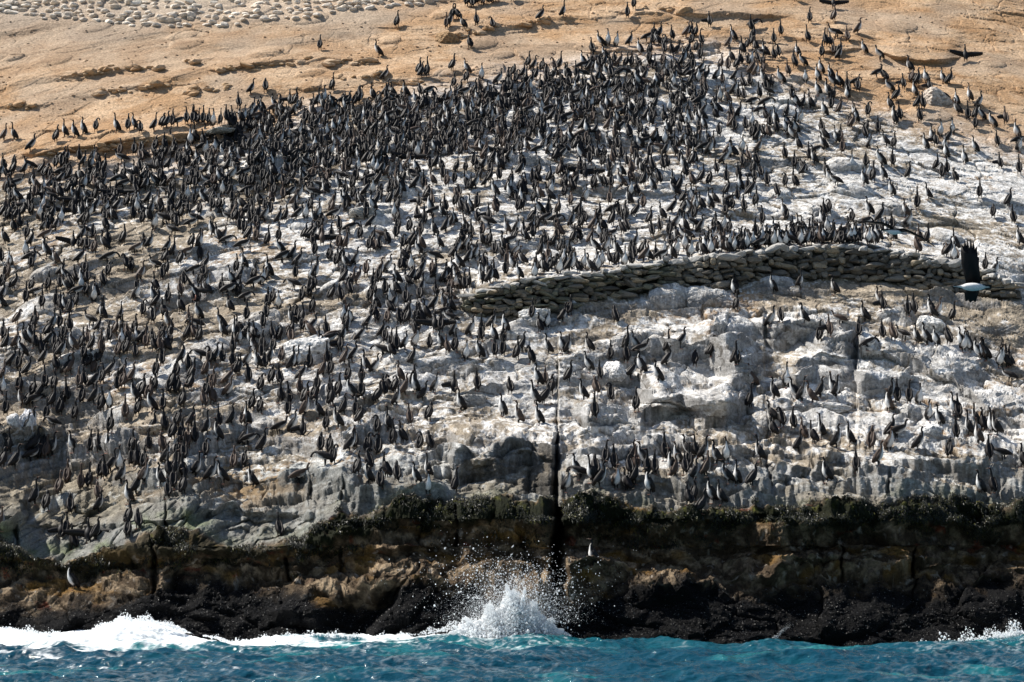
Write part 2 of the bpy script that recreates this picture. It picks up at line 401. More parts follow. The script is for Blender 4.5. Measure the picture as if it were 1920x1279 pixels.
# grey streaked risers where guano runs down steep faces
stk = fbm((Xs + .25 * wx) / 0.11, S / 1.1, 4, 140, .6); stk2 = fbm(Xs / 0.35, S / 1.5, 2, 141)
steep = sst(0.62, 0.40, upS) * (1 - tan)
sc = mixc(np.broadcast_to(C(.25, .245, .24), shp + (3,)), C(.52, .52, .53), sst(-0.05, 0.5, stk + 0.35 * stk2))
slopec = mixc(slopec, sc, steep * 0.65)
tanw = np.clip(tan * (1 - 0.5 * steep), 0, 1)
slopec = mixc(slopec, tan_c, tanw)
greyband = sst(820, 950, RR + 40 * n3) * (1 - low)
slopec = mixc(slopec, slopec * C(.62, .66, .66), greyband * (0.5 + 0.4 * sst(1100, 900, CX)))
gb = sst(-95, -35, ER + 30 * n3) * (0.35 + 0.65 * sst(900, 640, CX))
jx_ = 1046 + 4 * fbm(RR / 40, RR * 0 + 1046, 3, 81)
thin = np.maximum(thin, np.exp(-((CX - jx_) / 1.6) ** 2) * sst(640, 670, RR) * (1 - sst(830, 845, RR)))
slopec = mixc(slopec, C(.085, .075, .06), thin * .8 * (1 - .6 * tan))  # crevice darkness painted into the colour along thin joints and the upper cleft
stain = sst(-.02, .35, fbm(Xs / 1.5, St / 1.0, 4, 160, .6)) * sst(480, 640, RR)
slopec = mixc(slopec, slopec * C(.48, .475, .47), stain * (.5 + .3 * sst(850, 1050, CX)))
slopec = mixc(slopec, (C(.25, .25, .235) * (1 + .5 * n2[..., None] + .5 * n4[..., None])), gb * .85)
ex = CX; er = ER
grn = np.exp(-((er + 18) / 22.0) ** 2) * sst(-0.15, 0.25, fbm(Xs / 1.4, S / 0.8, 3, 150)) * sst(560, 350, CX) + 0.5 * np.exp(-((er + 8) / 12.0) ** 2) * sst(-0.1, 0.3, n1)
slopec = mixc(slopec, C(.16, .19, .10), np.clip(grn, 0, 1) * 0.8)
# the low cliff
brn = mixc(np.broadcast_to(C(.085, .06, .038), shp + (3,)), C(.33, .25, .165), sst(-0.15, 0.40, fbm(Xs / 0.5, S / 0.35, 4, 151, 0.6)))
brn = mixc(brn, C(.24, .13, .03), sst(0.1, 0.45, fbm(Xs / 1.3, S / 0.7, 3, 152)) * 0.7)
brn = mixc(brn, C(.20, .04, .02), sst(0.32, 0.5, fbm(Xs / 0.7, S / 0.4, 3, 153)) * sst(120, 60, er) * 0.8)
brn = mixc(brn, C(.42, .37, .31), sst(0.28, 0.5, fbm(Xs / 0.3, S / 0.3, 3, 154, 0.6)) * 0.8)
brn = brn * (0.78 + 0.22 * sst(1500, 1250, CX))[..., None]
ledge = sst(15, 55, er) * sst(0.55, 0.8, up)
mus_top = poly(CX, [(-300, 1130), (0, 1150), (100, 1150), (270, 1130), (330, 1100), (480, 1115), (640, 1150), (700, 1140), (760, 1120), (860, 1120), (1000, 1150), (1060, 1150), (1160, 1110), (1300, 1105), (1430, 1130), (1560, 1118), (1900, 1112), (2300, 1110)])
mus = sst(-22, 14, RR - mus_top + 26 * fbm(Xs / 0.7, S / 0.5, 4, 155))
lowc = mixc(brn, C(.0045, .0045, .005), mus)
alg = sst(0, 10, er + 6 * n2) * (1 - sst(30, 62, er + 42 * fbm(Xs / 0.8, S / 0.6, 3, 156)))
alg = alg * np.where(CX > 560, 1, 0.8)
algc = mixc(np.broadcast_to(C(.012, .014, .006), shp + (3,)), C(.10, .10, .02), sst(0.1, 0.5, fbm(Xs / 0.25, S / 0.2, 3, 157)) * sst(26, 4, er))
lowc = mixc(lowc, algc, alg)
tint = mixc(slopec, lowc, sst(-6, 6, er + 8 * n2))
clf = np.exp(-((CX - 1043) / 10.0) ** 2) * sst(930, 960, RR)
tint = mixc(tint, C(.015, .013, .012), clf)  # inner darkness of the deep cleft painted into the rock colour
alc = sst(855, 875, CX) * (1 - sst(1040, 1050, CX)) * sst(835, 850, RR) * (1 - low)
tint = mixc(tint, tint * C(.5, .49, .48), alc * sst(0.75, 0.5, upS))  # steep faces of the hollow left of the cleft: shade deepened by tint
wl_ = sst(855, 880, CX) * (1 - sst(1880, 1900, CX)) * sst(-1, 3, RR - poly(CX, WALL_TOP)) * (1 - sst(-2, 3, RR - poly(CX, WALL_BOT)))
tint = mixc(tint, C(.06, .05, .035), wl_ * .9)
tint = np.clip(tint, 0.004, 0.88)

nr, nc = shp
idx = np.arange(nr * nc).reshape(nr, nc)
Fq = np.stack([idx[:-1, :-1], idx[1:, :-1], idx[1:, 1:], idx[:-1, 1:]], -1).reshape(-1, 4)
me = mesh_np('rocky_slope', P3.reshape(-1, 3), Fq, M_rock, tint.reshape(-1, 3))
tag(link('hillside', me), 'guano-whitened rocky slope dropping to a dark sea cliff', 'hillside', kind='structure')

# projected rows per grid column for standing things on the slope
PX, PY, PF = proj(P3[..., 0], P3[..., 1], P3[..., 2])
def ground(px, py, flat=0.5, reach=12):
    """visible point of the slope seen at photo pixel (px, py); prefers a gentle spot close by"""
    j = int(np.clip(np.searchsorted(ccs, px), 1, nc - 2))
    col = PY[:, j]
    best = None
    # nearest surface along this column: walk from the front
    i0 = int(np.clip(np.searchsorted(rrs, py), 2, nr - 3))
    lo, hi = max(0, i0 - 60), min(nr - 1, i0 + 60)
    seg = col[lo:hi]; d = np.abs(seg - py)
    # occlusion: a point is visible if its row is above (smaller than) every nearer (larger index) point
    run = np.minimum.accumulate(col[::-1])[::-1]
    vis = seg <= run[lo:hi] + 1.5
    cost = d + np.where(vis, 0, 30) + np.where(upS[lo:hi, j] > flat, 0, reach * np.clip((flat - upS[lo:hi, j]) / 0.15, 0, 1))
    k = lo + int(np.argmin(cost))
    return P3[k, j].copy(), k, j

# ------------------------------------------------------------------ stones
def ico(sub):
    bm = bmesh.new(); bmesh.ops.create_icosphere(bm, subdivisions=sub, radius=1.0)
    V = np.array([v.co[:] for v in bm.verts], f32); F = np.array([[v.index for v in f.verts] for f in bm.faces], np.int32)
    bm.free(); return V, F
ICO1, ICO2, ICO3 = ico(1), ico(2), ico(3)

def stone(seed, base, size, box=0.55, rag=0.16):
    """a weathered stone: rounded box with chipped facets"""
    r = np.random.default_rng(seed); V, F = base; V = V.copy()
    p = 2.0 + 5.0 * box
    nrm = (np.abs(V) ** p).sum(1) ** (1 / p)
    V = V / nrm[:, None]
    for _ in range(8):                       # chips
        n = r.normal(size=3); n /= np.linalg.norm(n); c = 0.66 + 0.26 * r.random()
        d = V @ n - c; V = V - np.where(d > 0, d, 0)[:, None] * n[None] * 0.85
    k = r.normal(size=(5, 3)) * 2.0; ph = r.random(5) * 6.3
    V = V * (1 + rag * 0.45 * np.sin(V @ k.T + ph).sum(1)[:, None] / 2.2)
    return (V * np.array(size)).astype(f32), F

def rotz(V, a):
    c, s = math.cos(a), math.sin(a)
    return V @ np.array([[c, s, 0], [-s, c, 0], [0, 0, 1]], f32)

class Merge:
    def __init__(self): self.V = []; self.F = []; self.C = []; self.n = 0
    def add(self, V, F, c):
        self.V.append(V); self.F.append(F + self.n); self.n += len(V)
        self.C.append(np.broadcast_to(np.asarray(c, f32), (len(V), 3)))
    def mesh(self, name, mat, smooth=False):
        return mesh_np(name, np.concatenate(self.V), np.concatenate(self.F), mat, np.concatenate(self.C), smooth)

# ---- the curved dry stone wall
def face_depth(x):
    wb = np.interp(x, *np.array(WALL_BOT, float).T)
    k = int(np.searchsorted(rrs, wb)); j = int(np.searchsorted(ccs, x))
    wt = np.interp(x, *np.array(WALL_TOP, float).T); k0 = int(np.searchsorted(rrs, wt + 3))
    return float(min(np.percentile(Y[k0:max(k0 + 3, k - 2), max(0, j - 5):j + 14], 4), Y[k - 4, j]))
wr = np.random.default_rng(3)
wallm, cop = Merge(), Merge()
for course in range(9):
    x = 858 + wr.random() * 15
    while x < 1902:
        wt = np.interp(x, *np.array(WALL_TOP, float).T); wb = np.interp(x, *np.array(WALL_BOT, float).T)
        ends = min(1.0, (x - 850) / 120.0)
        Df = face_depth(x); ppm = FPX / Df
        wt = wt - 6; H = wb - wt + 4; nC = max(2, int(round(H / (7.6 if x < 1250 else 9.2))))
        wpx = wr.choice([wr.uniform(9, 18), wr.uniform(18, 40)]) * (1.25 if course == 0 else 1.0)
        if course < nC:
            row = wt + (course + 0.5) * H / nC + wr.normal() * 2.6
            hpx = H / nC * wr.uniform(0.95, 1.6)
            Xc, Yc, Zc = unproj(x + wpx / 2, row, Df - 0.02 - 0.07 * (course / nC) + wr.normal() * 0.05)
            V, F = stone(int(wr.integers(1e6)), ICO2, (wpx / ppm * 0.53, 0.26, hpx / ppm * 0.54), 0.95, 0.20)
            a = wr.normal() * 0.17; V = V @ np.array([[math.cos(a), 0, math.sin(a)], [0, 1, 0], [-math.sin(a), 0, math.cos(a)]], f32)
            V = rotz(V, wr.normal() * 0.2) + np.array([Xc, Yc, Zc], f32)
            g = wr.random()
            c = C(.16, .145, .12) * (0.45 + 0.95 * g)
            if wr.random() < .2: c = C(.30, .25, .18)
            if x < 1250 and wr.random() < .5: c = C(.15, .145, .105) * (0.8 + 0.5 * g)
            if course == 0:
                c = C(.34, .33, .31) * (0.8 + 0.6 * g); cop.add(V, F, c)
            else: wallm.add(V, F, c)
        x += wpx * wr.uniform(.6, .88)
wall = link('dry_stone_wall', wallm.mesh('dry_stone_wall', M_stone))
tag(wall, 'long curved dry stone retaining wall of grey-brown fieldstones crossing the slope', 'wall')
link('coping', cop.mesh('coping', M_stone), wall)

# ---- loose rocks
def rock_mesh(name, seed, size, col, sub=ICO3, box=0.4, rag=0.16):
    V, F = stone(seed, sub, size, box, rag)
    c = np.broadcast_to(np.asarray(col, f32), (len(V), 3)).copy()
    if sub is not ICO2:
        U = V / np.array(size)
        a = fbm(U[:, 0] * 2.1 + U[:, 2], U[:, 1] * 2 + U[:, 2] * 1.7, 4, seed % 97, .6); b2 = fbm(U[:, 0] * 6 + U[:, 1], U[:, 2] * 6 + U[:, 1], 3, seed % 89, .6)
        V = V * (1 + .20 * a + .07 * b2)[:, None]
        k = sst(-.25, .3, a * .6 + b2 * .8 + .35 * U[:, 2])
        c = c * (.48 + .55 * k)[:, None]
    return mesh_np(name, V, F, M_stone, c)
def put(o, px, py, sink=0.0, **k):
    p, i, j = ground(px, py, 0.3, 5)
    o.location = (float(p[0]), float(p[1]), float(p[2]) - sink); return i, j
BOULD = [  # px, py of the base, width px, height px, colour, label
    (575, 668, 82, 44, (.80, .78, .75), 'big rounded white boulder bulging from the middle of the left slope, birds on top'),
    (1757, 190, 58, 34, (.62, .54, .46), 'round cream boulder high on the right side, bedded in the tan slope'),
    (837, 78, 42, 26, (.40, .26, .14), 'chunky brown boulder on the bare tan slope at the top'),
    (22, 796, 24, 30, (.74, .72, .70), 'narrow white split boulder, left one of the pair at the left edge'),
    (48, 802, 30, 40, (.68, .67, .68), 'tall white split boulder, right one of the pair at the left edge'),
    (876, 758, 54, 27, (.42, .40, .37), 'smooth grey dome-shaped boulder left of the dark cleft'),
    (415, 244, 52, 9, (.48, .46, .41), 'flat pale grey slab lying at the top edge of the colony on the left'),
    (1148, 700, 42, 27, (.80, .78, .76), 'white lumpy boulder just right of the cleft below the stone wall'),
    (1163, 825, 26, 24, (.55, .54, .53), 'round grey cobble below the blue-grey streaked rock face'),
    (1559, 764, 60, 15, (.74, .72, .69), 'flat white slab with a group of birds around it on the right'),
    (1742, 616, 54, 30, (.82, .80, .76), 'large white block under the right end of the stone wall'),
    (1744, 812, 42, 22, (.70, .70, .69), 'small white rounded boulder low on the right-hand slope'),
    (675, 406, 50, 17, (.46, .44, .40), 'long grey slab lying among birds in the middle of the slope'),
    (1000, 595, 58, 24, (.74, .73, .70), 'broad white boulder just below the left end of the stone wall'),
]
for k, (px, py, w, h, c, lab) in enumerate(BOULD):
    p, i, j = ground(px, py, 0.3, 4)
    ppm = FPX / p[1]
    sx, sz = w / ppm * 0.52, h / ppm * 0.72
    o = link('boulder' if h > 18 else 'slab', rock_mesh('boulder', 500 + k, (sx, min(sx, 0.6) * 0.8, sz), c, ico(5), 0.35, 0.15))
    o.location = (float(p[0]), float(p[1]) + 0.1, float(p[2]) + sz * 0.12)
    o.rotation_euler = (0, float(rng.normal() * 0.08), float(rng.normal() * 0.3))
    tag(o, lab, 'boulder' if h > 18 else 'rock slab')

stone_m = [rock_mesh('field_stone', 40 + k, (1, 0.75, 0.42), [(.70, .61, .51), (.62, .53, .43), (.76, .68, .58)][k % 3], ICO2, 0.25, 0.14) for k in range(7)]
ledge_m = [rock_mesh('ledge_stone', 60 + k, (1, 0.7, 0.34), [(.50, .34, .20), (.42, .27, .15), (.56, .41, .27)][k % 3], ICO2, 0.6, 0.2) for k in range(7)]
rk = np.random.default_rng(12)
rubble = Merge()
pts = []
t_ = 0
while len(pts) < 225 and t_ < 30000:
    t_ += 1
    x = rk.uniform(-5, 830); lowb = np.interp(x, [0, 80, 200, 280, 440, 560, 640, 720, 830], [22, 34, 42, 52, 50, 36, 22, 14, 3])
    y = rk.uniform(-6, lowb)
    if all(abs(x - a) > 12 or abs(y - b) > 4.3 for a, b in pts): pts.append((x, y))
for x, y in pts:
    o = link('field_stone', stone_m[int(rk.integers(7))])
    i, j = put(o, x, y, 0.02)
    s = rk.uniform(0.17, 0.30); o.scale = (s, s, s * rk.uniform(0.8, 1.25)); o.rotation_euler = (rk.normal() * .12, rk.normal() * .12, rk.uniform(0, 6.3))
    tag(o, 'small pale rounded stone in the dense field of stones at the top left', 'stone', 'pale stones scattered over the top left slope')
LINES = [([(125, 143), (200, 132), (290, 126), (370, 113)], 26), ([(410, 130), (470, 128), (530, 120), (585, 108)], 22), ([(185, 174), (240, 168), (320, 160)], 16), ([(340, 178), (390, 168), (450, 158)], 14),
         ([(10, 198), (80, 196)], 10), ([(715, 163), (800, 152)], 14), ([(640, 118), (700, 122)], 8), ([(860, 64), (960, 50), (1040, 36)], 18), ([(90, 292), (200, 275), (350, 258), (430, 246)], 34), ([(1190, 12), (1280, 20)], 10),
         ([(610, 118), (660, 112)], 8), ([(840, 70), (910, 62)], 9), ([(620, 150), (720, 140)], 8)]
cnt = 0
for ln, n in LINES:
    q = np.array(ln, float)
    for k in range(n):
        x = rk.uniform(q[0, 0], q[-1, 0]); y = np.interp(x, q[:, 0], q[:, 1]) + rk.normal() * 3.2
        big = cnt < 75 and k % 3 == 0
        if big:
            cnt += 1
            o = link('ledge_stone', ledge_m[int(rk.integers(7))]); put(o, x, y, 0.0)
            s = rk.uniform(0.18, 0.42); o.scale = (s, s, s * rk.uniform(.8, 1.2)); o.rotation_euler = (rk.normal() * .15, rk.normal() * .15, rk.normal() * .6)
            tag(o, 'flat tan stone in one of the broken rock lines across the bare upper slope', 'stone', 'tan stones in broken lines on the upper slope')
        else:
            p, i, j = ground(x, y, .3, 4)
            V, F = stone(int(rk.integers(1e6)), ICO1, np.array((1, .7, .4)) * rk.uniform(.08, .24), .5, .2)
            rubble.add(rotz(V, rk.uniform(0, 6)) + p, F, C(.50, .35, .21) * rk.uniform(.75, 1.2))
for k in range(1700):                                        # grit and chips over the whole slope
    x = rk.uniform(-20, 1940); y = rk.uniform(-5, 925) if rk.random() < .6 else rk.uniform(-5, 250)
    p, i, j = ground(x, y, .3, 0)
    s = rk.uniform(.02, .09)
    V, F = stone(int(rk.integers(1e6)), ICO1, np.array((1, .8, .5)) * s, .5, .2)
    rubble.add(rotz(V, rk.uniform(0, 6)) + p, F, tint[i, j] * rk.uniform(.95, 1.25))
tag(link('rubble', rubble.mesh('rubble', M_stone)), 'small broken rock chips strewn over the slope', 'rubble', kind='stuff')

# ------------------------------------------------------------------ cormorants
BLK = C(.009, .0082, .0085); BRN = C(.019, .0158, .0150); WHT = C(.80, .80, .79); PINK = C(.42, .20, .15); BILL = C(.22, .17, .13); RED = C(.25, .06, .04)

def catmull(P, n):
    P = np.asarray(P, float); out = []
    Q = np.vstack([2 * P[0] - P[1], P, 2 * P[-1] - P[-2]])
    for i in range(1, len(Q) - 2):
        m = n
        for k in range(m):
            t = k / m
            out.append(0.5 * ((2 * Q[i]) + (-Q[i - 1] + Q[i + 1]) * t + (2 * Q[i - 1] - 5 * Q[i] + 4 * Q[i + 1] - Q[i + 2]) * t * t + (-Q[i - 1] + 3 * Q[i] - 3 * Q[i + 1] + Q[i + 2]) * t ** 3))
    out.append(P[-1]); return np.array(out)

def loft(pts, seg, n, vent=None, white=None, dark=BLK, flip=False):
    """pts rows: x,y,z,rw,rh ; returns V,F,Ccol. vent: ventral direction, white: per-point 0..1 width of the white front"""
    A = catmull(pts, n)
    c = A[:, :3]; T = np.gradient(c, axis=0); T /= np.linalg.norm(T, axis=1, keepdims=True) + 1e-9
    V, Cc = [], []
    side = np.array([0, 1.0, 0])
    wh = catmull(np.array(white, float)[:, None] * np.ones((1, 3)), n)[:, 0] if white is not None else np.zeros(len(A))
    for i in range(len(A)):
        s = side - T[i] * (side @ T[i]); s /= np.linalg.norm(s); side = s
        u = np.cross(T[i], s)                      # dorsal-ish
        for k in range(seg):
            a = 2 * math.pi * k / seg
            V.append(c[i] + s * math.sin(a) * max(A[i, 3], .001) - u * math.cos(a) * max(A[i, 4], .001))
            d = min(a, 2 * math.pi - a)             # 0 at the -u side
            if flip: d = math.pi - d
            w = np.clip((wh[i] * math.pi - d) / 0.25 + 0.5, 0, 1) if wh[i] > .02 else 0
            Cc.append(dark * (1 - w) + WHT * w)
    V = np.array(V); F = []
    m = len(A)
    for i in range(m - 1):
        for k in range(seg):
            a = i * seg + k; b = i * seg + (k + 1) % seg
            F.append((a, b, b + seg, a + seg))
    V = np.vstack([V, c[0], c[-1]]); n0 = len(V) - 2
    Cc.append(dark); Cc.append(Cc[-2])
    T3 = []
    for k in range(seg):
        T3.append((n0, (k + 1) % seg, k)); T3.append((n0 + 1, (m - 1) * seg + k, (m - 1) * seg + (k + 1) % seg))
    return V, F, T3, np.array(Cc)

class Shape:
    def __init__(self): self.V = []; self.Q = []; self.T = []; self.C = []; self.n = 0
    def add(self, V, Q, T, C_):
        V = np.asarray(V, float)
        self.V.append(V); self.Q += [tuple(i + self.n for i in f) for f in Q]; self.T += [tuple(i + self.n for i in f) for f in T]
        self.C.append(np.asarray(C_, float)); self.n += len(V)
    def done(self):
        T = [t for t in self.T]
        for q in self.Q: T += [(q[0], q[1], q[2]), (q[0], q[2], q[3])]
        return np.concatenate(self.V).astype(f32), np.array(T, np.int32), np.concatenate(self.C).astype(f32)

def plate(sh, outline, thick, col, bend=None):
    """closed thin feathered plate from an outline in 3-D (list of points), fanned from its centroid"""
    P = np.array(outline, float); c = P.mean(0)
    nrm = np.zeros(3)
    for i in range(len(P)): nrm += np.cross(P[i] - c, P[(i + 1) % len(P)] - c)
    nrm /= np.linalg.norm(nrm); n = len(P)
    V = np.vstack([P + nrm * thick * .3, P - nrm * thick * .3, c + nrm * thick, c - nrm * thick])
    T = []
    for i in range(n):
        j = (i + 1) % n
        T += [(2 * n, i, j), (2 * n + 1, n + j, n + i), (i, n + i, n + j), (i, n + j, j)]
    cc = np.broadcast_to(col, (len(V), 3)).copy()
    sh.add(V, [], T, cc)

def open_wing(sh, root, d_out, d_back, span, chord, side, up=0.0, tips=6):
    """wing: arm to wrist, hand to tip, fingered trailing feathers"""
    root = np.array(root, float); o = np.array(d_out, float); b = np.array(d_back, float)
    o /= np.linalg.norm(o); b /= np.linalg.norm(b)
    n = np.cross(o, b)
    lead = [root + o * span * t + b * chord * (-0.18 * math.sin(t * 2.4)) + n * up * t * t * side for t in np.linspace(0, 1, 9)]
    trail = []
    for i, t in enumerate(np.linspace(1, 0, 15)):
        cw = chord * (0.18 + 0.82 * (1 - t) ** 0.45) * (1.0 if i % 2 else 0.86)
        if t > .97: cw = chord * .12
        trail.append(root + o * span * (t + (0.02 if i % 2 else -0.01)) + b * cw + n * up * t * t * side)
    L = np.array(lead); R_ = np.array(trail)[::-1]
    # strip between leading edge and trailing edge, with thickness
    m = len(R_); Li = np.array([[np.interp(x, np.linspace(0, 1, 9), L[:, k]) for k in range(3)] for x in np.linspace(0, 1, m)])
    mid = Li * .65 + R_ * .35
    th = .010
    V = np.vstack([Li, mid + n * th, R_, mid - n * th]); Q = []
    for i in range(m - 1):
        for a, b2 in ((0, 1), (1, 2), (2, 3), (3, 0)):
            Q.append((a * m + i, a * m + i + 1, b2 * m + i + 1, b2 * m + i))
    col = np.vstack([np.tile(BLK, (m, 1)), np.tile(BLK * 1.3, (m, 1)), np.tile(BRN * .9, (m, 1)), np.tile(BLK, (m, 1))])
    sh.add(V, Q, [], col)

def bird(pose='up', hi=True, juv=False, seedv=0):
    seg = 12 if hi else 8; n = 4 if hi else 2
    r = np.random.default_rng(seedv + 77)
    sh = Shape(); BR = BRN if not juv else C(.075, .052, .040)
    lean = {'up': 0, 'stretch': -.03, 'look': 0, 'preen': .03, 'tuck': .05, 'stoop': 0, 'walk': 0, 'hunch': .02, 'spread': 0, 'half': 0, 'lean': .06}[pose] + r.normal() * .01
    lg = .075
    if pose in ('stoop', 'walk'):
        B = [(-.27, 0, lg + .06, .022, .008), (-.19, 0, lg + .09, .042, .018), (-.10, 0, lg + .14, .072, .062), (0, 0, lg + .175, .088, .085), (.10, 0, lg + .215, .080, .082), (.165, 0, lg + .26, .052, .055)]
        W = [0, .0, .12, .30, .34, .32]
        if pose == 'stoop':
            N_ = [(.22, 0, lg + .285, .034, .036), (.275, 0, lg + .265, .027, .028), (.315, 0, lg + .215, .026, .029), (.335, 0, lg + .165, .029, .030)]; bill = [(.345, 0, lg + .14), (.37, 0, lg + .075)]
        else:
            N_ = [(.195, 0, lg + .325, .035, .037), (.205, 0, lg + .385, .027, .028), (.225, 0, lg + .43, .026, .028), (.25, 0, lg + .455, .029, .030)]; bill = [(.275, 0, lg + .455), (.345, 0, lg + .445)]
        W += [.22, .0, 0, 0]
    else:
        B = [(-.150 - lean * .3, 0, lg - .02, .026, .006), (-.115, 0, lg + .025, .046, .018), (-.066, 0, lg + .075, .080, .060), (-.02 + lean * .3, 0, lg + .150, .098, .088), (.02 + lean * .7, 0, lg + .240, .086, .078), (.040 + lean, 0, lg + .318, .047, .050)]
        W = [0, .0, .12, .27, .31, .27]
        x0 = .042 + lean
        if pose in ('up', 'spread', 'half', 'lean'):
            k = r.uniform(0, .03)
            N_ = [(x0 + .004, 0, lg + .39, .037, .038), (x0 - .006 - k * .4, 0, lg + .44 - k * .3, .026, .027), (x0 + .002, 0, lg + .49 - k, .024, .027), (x0 + .03, 0, lg + .522 - k, .028, .030)]
            bill = [(x0 + .055, 0, lg + .522 - k), (x0 + .125, 0, lg + .522 - k)]
        elif pose == 'stretch':
            N_ = [(x0, 0, lg + .40, .034, .034), (x0 - .005, 0, lg + .46, .025, .026), (x0, 0, lg + .52, .023, .026), (x0 + .02, 0, lg + .555, .027, .029)]
            bill = [(x0 + .04, 0, lg + .565), (x0 + .105, 0, lg + .60)]
        elif pose == 'look':
            N_ = [(x0 + .004, 0, lg + .39, .036, .037), (x0 - .004, .004, lg + .44, .026, .027), (x0, .010, lg + .49, .024, .026), (x0 + .012, .028, lg + .518, .029, .029)]
            bill = [(x0 + .018, .052, lg + .518), (x0 + .035, .12, lg + .512)]
        elif pose == 'preen':    # neck curled round over the shoulder
            N_ = [(x0, .008, lg + .40, .036, .036), (x0 + .005, .045, lg + .445, .027, .028), (x0 - .015, .095, lg + .425, .025, .027), (x0 - .03, .112, lg + .37, .028, .029)]
            bill = [(x0 - .035, .112, lg + .345), (x0 - .05, .095, lg + .285)]
        elif pose == 'tuck':     # head down on the breast
            N_ = [(x0 + .015, .004, lg + .40, .040, .040), (x0 + .055, .01, lg + .43, .028, .029), (x0 + .095, .012, lg + .395, .026, .028), (x0 + .10, .006, lg + .345, .028, .030)]
            bill = [(x0 + .09, 0, lg + .32), (x0 + .055, -.01, lg + .265)]
        else:                    # hunch
            N_ = [(x0 - .012, 0, lg + .375, .046, .046), (x0 - .02, 0, lg + .41, .032, .034), (x0 - .0, 0, lg + .44, .028, .031), (x0 + .03, 0, lg + .452, .029, .030)]
            bill = [(x0 + .055, 0, lg + .448), (x0 + .12, 0, lg + .435)]
        W += [.14, .0, 0, 0]
        if pose not in ('preen', 'tuck', 'hunch'):
            up_ = (.012, .030, .045, .048)
            N_ = [(p[0], p[1], p[2] + up_[q_], p[3] * (.90, .88, .88, 1.08)[q_], p[4] * (.90, .90, .92, 1.12)[q_]) for q_, p in enumerate(N_)]
            bill = [(p[0], p[1], p[2] + .048) for p in bill]
        else:
            N_ = [(p[0], p[1], p[2], p[3] * .88, p[4] * .90) for p in N_]
    sh.add(*loft(B + N_, seg, n, white=W, dark=(BLK * 1.2 if not juv else BR)))
    sh.add(*loft([(bill[0][0], bill[0][1], bill[0][2], .013, .014), ((bill[0][0] + bill[1][0]) / 2, (bill[0][1] + bill[1][1]) / 2, (bill[0][2] + bill[1][2]) / 2, .007, .008), (*bill[1], .003, .004)], 6, 2, dark=BILL))
    if hi:   # eyes and red face skin
        h = np.array(N_[-1][:3]); d = np.array(bill[0]) - h; d /= np.linalg.norm(d) + 1e-9
        s = np.cross(d, [0, 0, 1]); s /= np.linalg.norm(s) + 1e-9
        for q in (-1, 1):
            V, F = ICO1; e = h + d * .010 + s * q * .024 + np.array([0, 0, .005])
            sh.add(V * .0075 + e, [], [tuple(f) for f in F], np.tile(RED, (len(V), 1)))
    # folded wings lie over the back and flanks
    b = np.array([p[:3] for p in B]); 
    if pose not in ('spread',):
        for q in (-1, 1):
            if pose == 'half' and q == 1: continue
            dors = np.array([-.045, 0, .02]) if pose not in ('stoop', 'walk') else np.array([-.01, 0, .045])
            w = []
            for t, rw, rh in ((5, .014, .026), (4, .026, .052), (3, .032, .064), (2, .034, .058), (1, .026, .036), (0, .010, .010)):
                base = b[t] + dors * (1 if t > 0 else .6) + np.array([0, q * (.058 if t in (2, 3, 4) else .038 if t == 5 else .026), 0])
                w.append((*base, rw, rh))
            wv = loft(w, 8 if hi else 6, 3 if hi else 2, dark=BR)
            sh.add(*wv)
    if pose == 'spread':
        for q in (-1, 1): open_wing(sh, (b[4][0] - .01, q * .06, b[4][2] + .03), (-.15, q, -.12 + .2 * r.random()), (-.12, q * .1, -1), .50, .20, q, .05)
    if pose == 'half':
        open_wing(sh, (b[4][0] - .01, .06, b[4][2] + .03), (-.5, 1, -.45), (-.35, -.1, -1), .34, .17, 1, .03)
    # legs and webbed feet
    for q in (-1, 1):
        x = -.015 if pose not in ('walk',) else (.03 * q - .02)
        hz = lg + .075 if pose not in ('stoop', 'walk') else lg + .10
        sh.add(*loft([(x - .015, q * .040, hz, .024, .026), (x - .005, q * .042, lg * .75, .013, .013), (x, q * .042, .004, .008, .008)], 6, 2, dark=BLK if not hi else BLK))
        f0 = np.array([x - .012, q * .042, .0])
        plate(sh, [f0, f0 + (.03, -.028, .0), f0 + (.075, -.034, -.004), f0 + (.082, 0, -.002), f0 + (.075, .034, -.004), f0 + (.03, .028, 0)], .006, PINK)
        sh.add(*loft([(x - .004, q * .042, lg * .62, .0095, .0095), (x, q * .042, .0, .0085, .0085)], 6, 1, dark=PINK))
    V, T, Cc = sh.done()
    return V * np.array([1.20, 1.30, 1.20], f32), T, Cc

POSES = ['up', 'stretch', 'look', 'preen', 'tuck', 'stoop', 'walk', 'hunch', 'spread', 'half', 'lean']
HI = {}
def bird_mesh(pose, juv=False, v=0):
    k = (pose, juv, v)
    if k not in HI:
        V, T, Cc = bird(pose, True, juv, v)
        HI[k] = mesh_np('cormorant_' + pose, V, T, M_bird, Cc, True)
    return HI[k]
LO = {(p, v): bird(p, False, v == 2, v * 5) for p in POSES for v in (0, 1, 2)}

